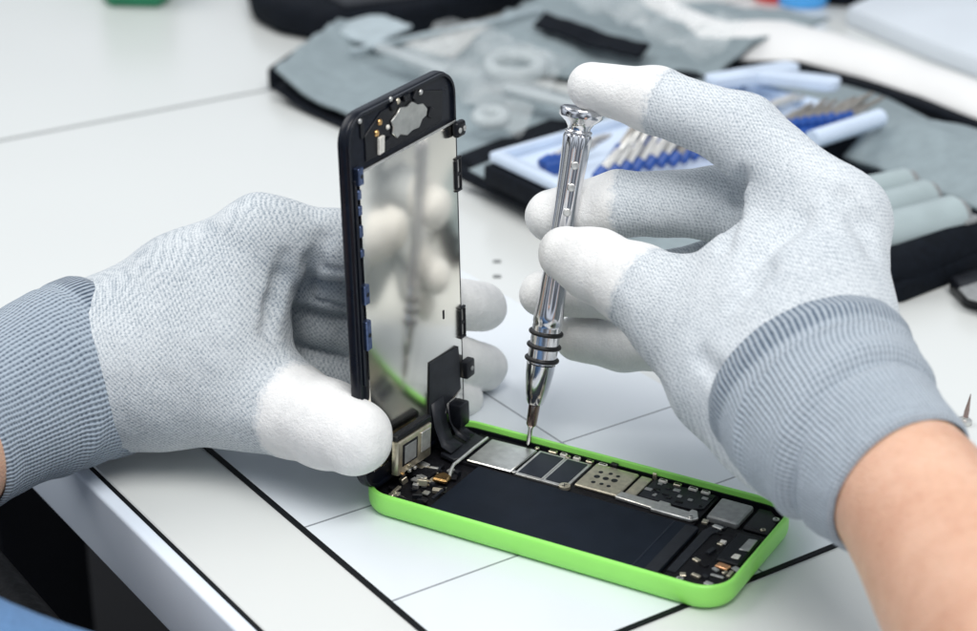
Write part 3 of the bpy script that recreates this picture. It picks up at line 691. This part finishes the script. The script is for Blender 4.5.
# ---- left hand: fingers behind the display, thumb on its foot
def bu(x, y, u): return onu(x, y, u)
LH = {
 'mat': 'knit_l',
 'palm': [
  [(at(262, 240, 606), 13), (at(188, 292, 612), 17), (at(95, 362, 616), 19)],
  [(at(262, 262, 626), 13.5), (at(190, 310, 626), 18), (at(95, 366, 622), 18)],
  [(at(250, 300, 640), 12), (at(185, 342, 634), 15), (at(95, 368, 624), 18)],
  [(at(240, 342, 645), 11), (at(180, 366, 638), 14), (at(95, 372, 622), 17)],
  [(at(240, 392, 608), 15.5), (at(172, 388, 612), 16.5), (at(95, 368, 614), 18)],
  [(at(215, 330, 604), 17), (at(150, 360, 606), 20)],
  [(at(245, 300, 606), 12), (at(225, 370, 603), 14)],
  [(at(120, 362, 618), 23), (at(70, 376, 609), 18), (at(25, 395, 597), 16)],
 ],
 'fingers': {
  'index': [(at(262, 240, 606), 13), (at(338, 245, 607), 10.8), (bu(395, 250, -8.5), 9.3), (bu(432, 255, -8.5), 7.8)],
  'middle': [(at(272, 268, 628), 11), (at(330, 285, 622), 8.5), (bu(430, 300, -9.0), 8.8), (bu(482, 307, -8.8), 8.6)],
  'ring': [(at(268, 305, 642), 10), (at(324, 325, 632), 8.2), (bu(430, 351, -8.8), 8.5), (bu(483, 367, -8.4), 8.4)],
  'pinky': [(at(262, 345, 648), 10), (at(316, 371, 636), 7.9), (bu(415, 394, -7.8), 7.5), (bu(464, 399, -7.2), 6.6)],
  'thumb': [(at(240, 392, 608), 15.5), (at(290, 410, 598), 14.4), (at(326, 424, 588), 13.4), (at(354, 437, 579), 11.8)],
 },
 'kf': {'index': 9, 'middle': 4, 'ring': 3, 'pinky': 3, 'thumb': 12},
 'crease': [
  ([(284, 258), (280, 280), (273, 304), (267, 328)], 1.2, 5.),
  ([(322, 240), (314, 262), (304, 288), (294, 312)], 1.2, 5.),
  ([(314, 269), (330, 270), (346, 271), (358, 273)], 1.3, 1.), ([(310, 299), (328, 303), (346, 309), (358, 313)], 1.1, 1.), ([(302, 344), (320, 350), (340, 357), (358, 364)], 1.1, 1.),
],
 'fold': [],
}
pe = root('person', 'person in grey knitted gloves with white fingertips, working on the phone', 'person', T(-330, 250, -735))
def make_glove(hand, label, coats, h=1.25):
    trace_creases(hand); f = field(hand)
    chains = hand['palm'] + list(hand['fingers'].values())
    lo, hi = bounds(chains, 4)
    g = obj('glove', mesh_field(f, lo, hi, h), hand['mat'], pe, smooth=180, label=label)
    for name, frac in coats.items():
        cf, sub, p0, nrm = coat(f, hand['fingers'][name], frac, out=.14); lo, hi = bounds([[(x, r - 2) for x, r in sub]], 2)
        mbc = mesh_field(cf, lo, hi, .9)
        co_ = obj('fingertip_coating', mbc, 'coating', g, smooth=60, label='white coated %s tip' % (name if name == 'thumb' else name + ' finger'))
        at_ = co_.data.attributes.new('inset', 'FLOAT', 'POINT')
        at_.data.foreach_set('value', ((np.array(mbc.v) - p0) @ nrm).astype(np.float32))
    return g
gR = make_glove(RH, 'right glove gripping the screwdriver', {'index': (1, .9), 'middle': (1, .95), 'ring': (1, .8), 'pinky': (1, .2), 'thumb': (0, .85)})
gL = make_glove(LH, 'left glove steadying the display from behind', {'middle': (1, .95), 'ring': (1, .95), 'pinky': (1, .95), 'index': (1, .9), 'thumb': (1, .0)})

def sweep(path, nu=140, step=.8, wr=0., seed=0., endroll=True, wrfun=None):
    """path: (centre, radius_a, radius_b) with axis a = side direction; smooth interpolation; returns MB with UV in mm"""
    P = [Vector(p[0]) for p in path]; n = len(P)
    def cr(vals, t):
        i = min(int(t), n - 2); f_ = t - i
        p0, p1, p2, p3 = vals[max(i - 1, 0)], vals[i], vals[i + 1], vals[min(i + 2, n - 1)]
        return .5 * ((2 * p1) + (p2 - p0) * f_ + (2 * p0 - 5 * p1 + 4 * p2 - p3) * f_ ** 2 + (3 * p1 - p0 - 3 * p2 + p3) * f_ ** 3)
    tot = sum((P[i + 1] - P[i]).length for i in range(n - 1)); ns = max(int(tot / step), 4)
    mb = MB(); mb.uv = []; L_ = 0; prev = None
    ra = [p[1] for p in path]; rb = [p[2] for p in path]
    for k in range(ns + 1):
        t = k / ns * (n - 1); c = cr(P, t); tg = (cr(P, min(t + .02, n - 1)) - cr(P, max(t - .02, 0))).normalized()
        vd = (EYE - c).normalized(); sa = tg.cross(vd).normalized(); sb = sa.cross(tg)
        if prev is not None: L_ += (c - prev).length
        prev = c; A_, B_ = cr(ra, t), cr(rb, t)
        for i in range(nu + 1):
            a = 2 * math.pi * i / nu
            dirv = sa * math.cos(a) * A_ + sb * math.sin(a) * B_
            w = 1 + (wrfun(a, L_, tot) if wrfun else 0)
            mb.v.append(tuple(c + dirv * w)); mb.uv.append((i / nu * 2 * math.pi * 26, L_))
    for k in range(ns):
        for i in range(nu):
            o = k * (nu + 1) + i; mb.f.append((o, o + 1, o + nu + 2, o + nu + 1))
    return mb
# right cuff: wide band at the hand, bunched, narrowing at the wrist
def wr_r(a, l, tot):
    e = 0
    if l < 4: e -= .05 * (1 - l / 4)
    e += .010 * math.exp(-((l - 10) / 2.2) ** 2) * -1
    x = l - 26 - 5 * math.sin(a * 1.0 + .6) - 2.5 * math.sin(2 * a + 1)
    e += .040 * math.exp(-(x / 2.6) ** 2) - .06 * math.exp(-((x - 5.0) / 1.9) ** 2)
    e -= .035 * math.exp(-((l - 19 - 7 * math.sin(a + 2.4)) / 1.1) ** 2) * max(0, math.sin(a - .2))
    x2 = l - 17 - 4 * math.sin(a + 2.2); e += .03 * math.exp(-(x2 / 2.5) ** 2) * (0.5 + .5 * math.sin(a + .4))
    e += .013 * mnoise.noise((math.cos(a) * 1.5, math.sin(a) * 1.5, l * .12)) * 2 + .010 * mnoise.noise((math.cos(a) * 5, math.sin(a) * 5, l * .2))
    if l > tot - 2: e -= .05 * ((l - tot + 2) / 2) ** 2
    return e
RP = [(at(804, 373, 529), 31.2, 28), (at(826, 407, 519), 29.6, 27.5), (at(850, 436, 508), 27.0, 26), (at(876, 462, 499), 24.6, 24), (at(903, 488, 490), 22.6, 22.4)]
obj('cuff', sweep(RP, wrfun=wr_r), 'cuff_r', gR, smooth=180)
def wr_l(a, l, tot):
    e = 0
    if l < 2.5: e -= .03 * (1 - l / 2.5)
    e -= .02 * math.exp(-((l - 11) / 1.6) ** 2)
    x = l - 27 - 6 * math.sin(a + 3.6); e += .035 * math.exp(-(x / 3) ** 2) * (.5 - .5 * math.sin(a + 2.5))
    e += .010 * mnoise.noise((math.cos(a) * 1.5, math.sin(a) * 1.5, l * .12)) * 2
    if l > tot - 2: e -= .05 * ((l - tot + 2) / 2) ** 2
    return e
LP = [(at(103, 363, 617), 31.0, 28), (at(70, 376, 609), 30.0, 28), (at(34, 393, 599), 28, 26), (at(-4, 413, 589), 26, 24.5), (at(-30, 428, 582), 25.2, 24), (at(-52, 442, 575), 25, 24)]
obj('cuff', sweep(LP, wrfun=wr_l), 'cuff_l', gL, smooth=180)
def wr_s(a, l, tot): return .012 * mnoise.noise((math.cos(a) * .9, math.sin(a) * .9, l * .03)) * 2
obj('forearm', sweep([(at(880, 466, 498), 20, 20), (at(905, 490, 489), 20.8, 20.4), (at(945, 545, 470), 22.5, 21), (at(1000, 630, 442), 25.5, 24), (at(1080, 760, 400), 31, 29), (at(1180, 930, 350), 37, 34)], nu=96, step=2, wrfun=wr_s), 'skin', pe, smooth=180, label='bare right forearm in the lower right corner')
obj('forearm', sweep([(at(-20, 422, 584), 21, 20), (at(-45, 438, 576), 22.5, 22), (at(-80, 464, 565), 25, 24), (at(-130, 530, 545), 30, 28), (at(-260, 650, 505), 38, 35)], nu=96, step=2, wrfun=wr_s), 'skin', pe, smooth=180, label='bare left forearm at the left edge')
kn = MB()
obj('trouser_leg', sweep([(at(-260, 700, 452), 40, 40), (at(-200, 733, 450), 47, 45), (at(0, 818, 445), 47, 45), (at(200, 902, 440), 49, 46), (at(420, 1000, 435), 52, 48)], nu=64, step=6, wrfun=lambda a, l, t: .03 * mnoise.noise((math.cos(a), math.sin(a), l * .03))), 'denim', pe, smooth=180)
ar = root('chair_armrest', 'black padded chair arm below the left wrist under the bench edge', 'chair', T(*at(-84, 560, 640)))
obj('pad', MB().box(frame(at(-84, 566, 640), AD, BD, EZ), -60, 130, -34, 30, -34, 4, 12, 4), 'chairblk', ar)
obj('post', MB().box(frame(at(-84, 566, 640), AD, BD, EZ), 0, 40, -14, 14, -500, -34.5, 6, 2), 'chairblk', ar)

# ------------------------------------------------------------------ background: open tool case and its contents
def poly(*pix, z=0.): return [tuple(onz(x, y, z))[:2] for x, y in pix]
def cloth(c00, c10, c11, c01, nu=40, nv=30, amp=3., lam=40., sag=None, seed=0.):
    """a rumpled sheet between four corners (world mm)"""
    mb = MB(); c00, c10, c11, c01 = map(Vector, (c00, c10, c11, c01))
    for j in range(nv + 1):
        for i in range(nu + 1):
            u, v = i / nu, j / nv; p = (c00 * (1 - u) + c10 * u) * (1 - v) + (c01 * (1 - u) + c11 * u) * v
            z = amp * mnoise.fractal((p.x / lam + seed, p.y / lam, seed), .8, 2., 3)
            if sag: z += sag(u, v)
            mb.v.append((p.x, p.y, p.z + z))
    for j in range(nv):
        for i in range(nu):
            o = j * (nu + 1) + i; mb.f.append((o, o + 1, o + nu + 2, o + nu + 1))
    return mb
def solid(o, t):
    m = o.modifiers.new('thick', 'SOLIDIFY'); m.thickness = t * MM; m.offset = -1; return o
tcs = root('tool_case', 'open grey fabric tool case with black sides behind the right hand', 'tool case', T(60, 900, 0))
# black shell: right half, 20 mm deep, left half flat
sh_ = poly((457, 172), (500, 200), (620, 262), (760, 306), (903, 304), (1010, 262), (1120, 190), (900, 88), (780, 62), (690, 78))
obj('shell', MB().prism(None, sh_, .1, 9, 2, 2), 'caseblk', tcs)
obj('side_wall', MB().tube([onz(x, y, 9) for x, y in ((760, 288), (830, 283), (903, 268), (980, 236), (1080, 190))], 10, 12), 'caseblk', tcs)
obj('lining', MB().prism(None, poly((468, 168), (560, 214), (740, 280), (890, 262), (1000, 226), (1060, 185), (880, 92), (780, 66), (690, 80), z=12), 9.05, 11.5, .8, 2), 'case', tcs)
# left flap with a lifted lip
def lip(u, v): return 10 * max(0, 1 - u / .25) ** 2 + 2
fl_ = cloth(onz(276, 100, 0), onz(520, 196, 0), onz(610, 120, 0), onz(345, 40, 0), sag=lambda u, v: 9 * max(0, 1 - u / .3) ** 2 + 6, amp=2.5)
solid(obj('flap', fl_, 'case', tcs, smooth=180), 2)
fb = cloth(onz(274, 103, 0), onz(520, 203, 0), onz(600, 128, 0), onz(343, 46, 0), sag=lambda u, v: 6 * max(0, 1 - u / .3) ** 2 + .8, amp=.6)
solid(obj('flap_backing', fb, 'caseblk', tcs, smooth=180), 1)
obj('flap_end', MB().box(axis_frame((onz(274, 92, 0) + onz(330, 52, 0)) / 2 + EZ * 8, EZ, (onz(330, 52, 0) - onz(274, 92, 0))), -40, 30, -4, 4, -7.6, 5, 2.5, 2), 'caseblk', tcs)
obj('flap_piping', MB().tube([onz(x, y, 8) for x, y in ((460, 172), (490, 186), (522, 202), (560, 216))], 3.2, 8), 'caseblk', tcs)
# upper lid panel leaning back behind (grey, lit) with a black sheet standing for the shade in its pocket mouth
lid = cloth(onz(440, 70, 0), onz(700, 86, 8), onz(830, 20, 10), onz(560, -10, 6), amp=4, sag=lambda u, v: 8 * math.sin(v * 3.1))
solid(obj('lid_panel', lid, 'case', tcs, smooth=180), 2)
pk = cloth(onz(534, 30, 14), onz(640, 60, 15), onz(650, 48, 18), onz(545, 16, 18), amp=2)
solid(obj('pocket', pk, 'caseblk', tcs, smooth=180), 2)
st = cloth(onz(332, 50, 2), onz(372, 66, 4), onz(412, 46, 5), onz(366, 30, 4), amp=2, sag=lambda u, v: 12)
solid(obj('strap', st, 'case2', tcs, smooth=180), 2)
obj('zip_seam', MB().tube([onz(x, y, 14) for x, y in ((350, 52), (420, 36), (480, 24), (540, 10))], 1.6, 8), 'case2', tcs)
zb = MB().tube([onz(x, y, 12) for x, y in ((782, 66), (830, 78), (880, 92), (930, 110), (990, 132), (1080, 168))], 2.6, 8); obj('zip_edge', zb, 'caseblk', tcs)
# fold-over pocket flap at the right, with dark lower edge
pf = cloth(onz(832, 152, 14), onz(1040, 236, 14), onz(1080, 160, 22), onz(880, 116, 20), amp=2.5, sag=lambda u, v: 6 * math.sin(v * 3.0) + 3 * math.sin(u * 4))
solid(obj('pocket_flap', pf, 'case', tcs, smooth=180), 2.5)
pe_ = MB().tube([onz(x, y, 13) for x, y in ((826, 152), (862, 172), (900, 178), (950, 198), (1040, 240))], 1.8, 8); obj('flap_edge', pe_, 'caseblk', tcs)
# elastic loops holding cylinders
for k, (x0_, y0_, x1_, y1_, r) in enumerate(((868, 192, 905, 184, 7), (872, 214, 925, 198, 8), (878, 238, 952, 218, 9.5))):
    t_ = root('tool_tube', ['grey green tube in the case loops, farthest of three', 'middle grey green tube held in the case loops', 'largest grey green tube nearest the black case wall'][k], 'tube', T(*onz(x0_, y0_, 14)), 'grey green tubes in the tool case')
    a, b = onz(x0_, y0_, 12 + r * .6), onz(x1_, y1_, 12 + r * .6); dd = (b - a).normalized()
    obj('body', MB().tube([a - dd * 20, a - dd * 19, b, b + dd * .8], [r * .8, r, r, r * .75], 24), 'tube', t_)
    obj('cap', MB().tube([b + dd * .9, b + dd * 4, b + dd * 5], [r * .8, r * .8, r * .4], 20), 'greymod', t_)
for (x, y) in ((958, 216), (968, 226)):
    obj('buckle', MB().box(axis_frame(onz(x, y, 16), EZ, BD), -5, 5, -3, 3, 0, 4, 1, 2), 'greymod', tcs)
# bit tray
tA, tB, tC, tD = [onz(x, y, 26) for x, y in ((489, 152), (604, 206), (882, 118), (748, 78))]
ty = root('bit_tray', 'pale blue plastic bit tray with black base lying in the tool case', 'tray', T((tA.x + tC.x) / 2, (tA.y + tC.y) / 2, 12))
quad = lambda f_=0.: [tuple(p.lerp((tA + tB + tC + tD) / 4, f_))[:2] for p in (tA, tB, tC, tD)]
obj('base', MB().prism(None, quad(-.03), 11.6, 20.5, 1.5, 2), 'caseblk', ty)
obj('floor_panel', MB().prism(None, quad(0.02), 20.6, 21.5, .5, 1), 'tray', ty)
well = [tuple(onz(x, y, 22))[:2] for x, y in ((592, 176), (716, 146), (744, 108), (640, 118))]
obj('bit_well', MB().prism(None, well, 21.55, 22.2, .2, 1), 'bluedark', ty)
rim = MB(); cs = quad(.0); ci = quad(.07)
for i in range(4):
    j = (i + 1) % 4; rim.prism(None, [cs[i], cs[j], ci[j], ci[i]], 21.6, 26, .8, 2)
obj('rim', rim, 'tray', ty)
def tq(s, t, z): # s along the long side (A->D), t along the short (A->B)
    p = (tA * (1 - s) + tD * s) * (1 - t) + (tB * (1 - s) + tC * s) * t; return Vector((p.x, p.y, z))
for quadpx in (((774, 136), (850, 126), (843, 116), (768, 126)), ((546, 166), (574, 160), (570, 150), (544, 156))):
    obj('bit_holder_strip', MB().prism(None, [tuple(onz(x, y, 27))[:2] for x, y in quadpx], 21.6, 27, .8, 2), 'blueplastic', ty)
def bit(name_mat):
    b_ = root('screwdriver_bit', 'pale steel screwdriver bit standing in the blue strip of the tray', 'bit', Matrix.Identity(4), 'screwdriver bits in the tray')
    obj('shank', MB().lathe(Matrix.Identity(4), [(1.6, 0), (1.9, 1), (1.9, 13), (1.5, 14)], 6), name_mat, b_)
    obj('collar', MB().lathe(Matrix.Identity(4), [(2.2, -3), (2.7, -2.4), (2.7, 2.6), (2.2, 3.2)], 12), 'blueplastic', b_)
    obj('blade', MB().lathe(Matrix.Identity(4), [(1.2, 14.05), (1.2, 20), (.6, 23.5)], 12), name_mat, b_)
    return b_
def copy_tree(o):
    c = o.copy(); COL.objects.link(c)
    for ch in o.children:
        d = ch.copy(); COL.objects.link(d); d.parent = c
    return c
pal, drk = bit('bit'), bit('bitdark')
lean = (EZ * .62 + BD * .75 - AD * .12).normalized()
def place(o, p, dirv, label, grp):
    m = axis_frame(p * MM, dirv, AD); o.matrix_world = m; o['label'] = label; o['group'] = grp
lean2 = (EZ * .30 + BD * .95).normalized()
jit = lambda d, k: (d + Vector((random.uniform(-k, k), random.uniform(-k, k), random.uniform(-k, k)))).normalized()
lp = lambda a, b, t: (a[0] + (b[0] - a[0]) * t, a[1] + (b[1] - a[1]) * t)
for k in range(6):
    o = pal if k == 0 else copy_tree(pal)
    place(o, onz(*lp((600, 174), (662, 160), k / 5), 27), jit(lean, .06), 'pale steel bit leaning in the row seen between index and middle finger', 'pale bits in the tray behind the driver')
for k in range(5):
    o = drk if k == 0 else copy_tree(drk)
    place(o, onz(*lp((674, 159), (716, 147), k / 4), 27), jit(lean, .08), 'dark steel bit under the bent index finger, right of the pale bits', 'dark bits in the tray under the index finger')
for k in range(9):
    o = copy_tree(drk)
    place(o, onz(*lp((776, 127), (846, 117), k / 8), 28), jit(lean2, .07), 'brownish worn bit leaning in the row above the back of the right hand', 'brownish bits at the far end of the tray')
for k in range(6):
    o = copy_tree(drk)
    place(o, onz(*lp((618, 152), (668, 140), k / 5), 25), jit(lean, .08), 'dark steel bit in the second row, just behind the pale bits', 'dark bits in the second row of the tray')
for k in range(5):
    o = copy_tree(pal)
    place(o, onz(*lp((546, 162), (570, 157), k / 4), 26), jit(BD + EZ * .25, .06), 'short pale bit lying behind the blue block left of the driver', 'short pale bits left of the driver')
for k in range(6):
    o = copy_tree(pal)
    place(o, onz(*lp((742, 116), (772, 106), k / 5), 25), jit(BD + EZ * .1, .1), 'beige bit lying flat behind the blue strip at the far end of the tray', 'beige bits lying at the back of the tray')
# bags of small plastic parts on the flap
bg = cloth(onz(392, 62, 10), onz(520, 140, 10), onz(575, 60, 12), onz(440, 26, 12), amp=6, lam=28, sag=lambda u, v: 7 * math.sin(u * 3.1) * math.sin(v * 3.1) + 3)
o = obj('plastic_bag', bg, 'film', smooth=180); tag(o, 'clear crumpled plastic bag of small parts on the grey case flap', 'bag')
bg2 = cloth(onz(560, 6, 18), onz(700, 70, 16), onz(745, 40, 20), onz(620, -12, 22), amp=7, lam=24, sag=lambda u, v: 5, seed=3.)
o = obj('plastic_bag', bg2, 'film', smooth=180); tag(o, 'clear crumpled plastic bag beside the white sheet at the top', 'bag')
for (x, y, R0, r, lab) in ((515, 66, 13.0, 4.2, 'larger milky white plastic ring lying in the clear bag'), (491, 117, 6.2, 3.4, 'smaller milky white plastic ring near the display top corner')):
    o = obj('plastic_ring', MB().torus(T(*onz(x, y, 20)) @ Matrix.Rotation(.12, 4, 'X') , R0, r), 'ring', smooth=180); tag(o, lab, 'ring')
o = obj('plastic_pick', MB().prism(T(*onz(545, 100, 19)) @ Matrix.Rotation(-.75, 4, 'Z'), rrect(-26, 26, -5, 5, 4.5), 0, 3, .8, 2), 'ring', smooth=40); tag(o, 'long milky plastic opening stick beside the white rings', 'pry tool')
o = obj('plastic_pick', MB().prism(T(*onz(412, 62, 20)) @ Matrix.Rotation(-.9, 4, 'Z'), rrect(-30, 30, -4, 4, 3.8), 0, 3, .8, 2), 'ring', smooth=40); tag(o, 'pale plastic stick across the left part of the case flap', 'pry tool')
o = obj('plastic_tube', MB().tube([onz(812, 140, 30), onz(880, 118, 30)], 4.2, 16), 'tray', smooth=60); tag(o, 'pale blue plastic rod along the right edge of the bit tray', 'rod')
for (x, y, l, a) in ((752, 80, 26, .5), (790, 84, 24, -.4)):
    o = obj('plastic_pick', MB().prism(T(*onz(x, y, 30)) @ Matrix.Rotation(a, 4, 'Z'), rrect(-l, l, -6, 6, 5), 0, 5, 1.2, 2), 'tray', smooth=40)
    tag(o, 'pale blue plastic stick at the back of the tray, %s of two' % ('left' if x < 770 else 'right'), 'pry tool')
# flat black pouch behind
pch = root('black_pouch', 'black flat pouch with rounded corners lying at the top of the bench', 'pouch', T(*onz(380, 0, 0)))
bpts = poly((246, 2), (252, 24), (275, 36), (330, 47), (420, 40), (530, 8), (640, -60), (360, -110), (262, -40))
obj('body', MB().prism(None, bpts, .2, 20, 7, 4), 'caseblk', pch)
obj('top_panel', MB().prism(None, poly((285, -24), (345, 8), (505, -12), (590, -60), (370, -95), z=20), 20.05, 21.6, .7, 2), 'flex', pch)
# green box, red and blue items far away
gb = root('green_box', 'dark green plastic box at the top left edge of the bench', 'box', T(*onz(135, 0, 0)))
obj('body', MB().prism(None, poly((101, 0), (108, 8), (160, 9), (171, 2), (176, -40), (100, -40)), .2, 34, 3, 2), 'greenplastic', gb)
obj('lid', MB().prism(None, poly((99, 1), (107, 9), (161, 10), (173, 2), (178, -42), (98, -42), z=0), 34.05, 40, 1.5, 2), 'greenplastic', gb)
# white rolled sheet arching over the back of the case
ws = root('foam_sheet', 'white curved foam sheet lying along the back edge of the tool case', 'sheet', T(*onz(820, 60, 0)))
def arc(p, w, h_, n=14):
    return [p + Vector((0, 1, 0)) * (w * (i / (n - 1)) ) + EZ * (h_ * math.sin(math.pi * (i / (n - 1)) ** .75)) for i in range(n)]
lines_ = []
cpt = [(640, 14), (690, 52), (740, 68), (800, 68), (860, 84), (920, 104), (990, 132), (1100, 176)]
pts3 = [onz(x, y, 6) for x, y in cpt]
fine = []
for i in range(len(pts3) - 1):
    for s in range(6): fine.append(pts3[i].lerp(pts3[i + 1], s / 6))
mb = MB(); n_ = 14
for p in fine:
    for i, qv in enumerate(arc(p, 92, 13)):
        z = 2.0 * mnoise.noise((qv.x / 30, qv.y / 30, 0)); mb.v.append((qv.x, qv.y, qv.z + z))
for k in range(len(fine) - 1):
    for i in range(n_ - 1): o_ = k * n_ + i; mb.f.append((o_, o_ + 1, o_ + n_ + 1, o_ + n_))
solid(obj('sheet', mb, 'whitesheet', ws, smooth=180), 2)
bk = root('document_tray', 'pale blue grey flat tray at the top right corner of the bench', 'tray', T(*onz(960, 20, 0)))
obj('panel', MB().prism(None, poly((846, 26), (930, 62), (1060, 110), (1180, 60), (960, -30)), .2, 12, 2, 2), 'paleblue', bk)
for nm, mat_, x, y, w, lab, cat in (('red_cap', 'redplastic', 775, 0, 14, 'small red plastic cap at the top edge', 'cap'), ('blue_cap', 'cyanplastic', 802, 4, 16, 'small sky blue plastic cap beside the red one', 'cap'), ('black_box', 'caseblk', 846, -4, 30, 'small black box near the sky blue cap', 'box')):
    p = onz(x, y, 0)
    o = obj(nm, MB().lathe(T(p.x, p.y, .2), [(w * .9, 0), (w, 2), (w, 26), (w * .85, 30), (w * .5, 31)], 24), mat_, smooth=40); tag(o, lab, cat)
# small black device at right, and pin
sdv = root('black_device', 'small black plastic device at the right edge below the tool case', 'device', T(*onz(985, 300, 0)))
obj('body', MB().prism(None, poly((948, 292), (962, 308), (1010, 322), (1040, 292), (985, 280)), .2, 7, 1.6, 3), 'black', sdv)
obj('top_plate', MB().prism(None, poly((958, 290), (968, 300), (1008, 311), (1028, 291), (986, 281), z=7), 7.05, 8, .4, 2), 'greymod', sdv)
pn_ = onz(964, 424, 0)
MP = axis_frame(pn_, Vector((.10, 0, 1)))
pin = root('metal_pin', 'thin metal pin standing beside the right cuff', 'tool', MP)
obj('spike', MB().lathe(MP, [(.9, 2.8), (.9, 5), (.15, 11.5)], 12), 'dsteel', pin)
obj('base', MB().lathe(MP, [(2.4, .1), (2.6, .6), (2.4, 1.8), (1.2, 2.2), (1.2, 2.8)], 20), 'alu', pin)

# ------------------------------------------------------------------ light, world, camera
w = bpy.data.worlds.new('World'); SC.world = w; w.use_nodes = True; nt = w.node_tree; L = nt.links.new
bgn = nt.nodes['Background']; tc = nd(nt, 'ShaderNodeTexCoord'); sx = nd(nt, 'ShaderNodeSeparateXYZ'); L(tc.outputs['Generated'], sx.inputs[0])
mr = nd(nt, 'ShaderNodeMapRange'); mr.inputs['From Min'].default_value = -1; L(sx.outputs['Z'], mr.inputs[0])
c = ramp(nt, mr.outputs[0], [(.0, (.20, .20, .21)), (.45, (.34, .38, .44)), (.62, (.55, .60, .67)), (1.0, (.80, .85, .92))])
nz = nd(nt, 'ShaderNodeTexNoise', Scale=1.9, Detail=1.5); L(tc.outputs['Generated'], nz.inputs['Vector'])
pat = ramp(nt, nz.outputs[0], [(.38, (.30, .30, .31)), (.50, (.8, .8, .8)), (.62, (1.75, 1.75, 1.75))])  # invented bright and dark patches, added for contrast in metal reflections
mxw = nd(nt, 'ShaderNodeMix', data_type='RGBA', blend_type='MULTIPLY'); mxw.inputs[0].default_value = 1.; L(c, mxw.inputs[6]); L(pat, mxw.inputs[7])
L(mxw.outputs[2], bgn.inputs[0]); bgn.inputs[1].default_value = .77
def area(name, loc, tgt, size, sy, power, col):
    l = bpy.data.lights.new(name, 'AREA'); l.shape = 'RECTANGLE'; l.size = size; l.size_y = sy; l.energy = power; l.color = col
    o = bpy.data.objects.new(name, l); COL.objects.link(o); o.location = Vector(loc)
    o.rotation_euler = (Vector(tgt) - Vector(loc)).to_track_quat('-Z', 'Y').to_euler(); return o
area('window_light', (-1.0, 1.0, 1.2), (0, .6, .03), 1.2, .9, 10.5, (1.0, .985, .96))
area('camera_side_fill', (.22, -.12, 1.3), (.02, .56, .04), 1.0, .7, 18.6, (1.0, .985, .96))  # fill lamp added on the camera side to brighten surfaces facing it
cam = bpy.data.cameras.new('camera'); co = bpy.data.objects.new('camera', cam); COL.objects.link(co); SC.camera = co
co.location = EYE * MM; co.rotation_euler = (math.pi / 2 - PITCH, 0, 0)
cam.sensor_width = 36; cam.lens = F / 977 * 36; cam.clip_start = .02; cam.clip_end = 50
cam.dof.use_dof = True; cam.dof.focus_distance = .597; cam.dof.aperture_fstop = 11.0; cam.dof.aperture_blades = 0
SC.view_settings.view_transform = 'Standard'; SC.view_settings.look = 'None'; SC.view_settings.exposure = 0
SC.cycles.max_bounces = 8; SC.cycles.use_denoising = True
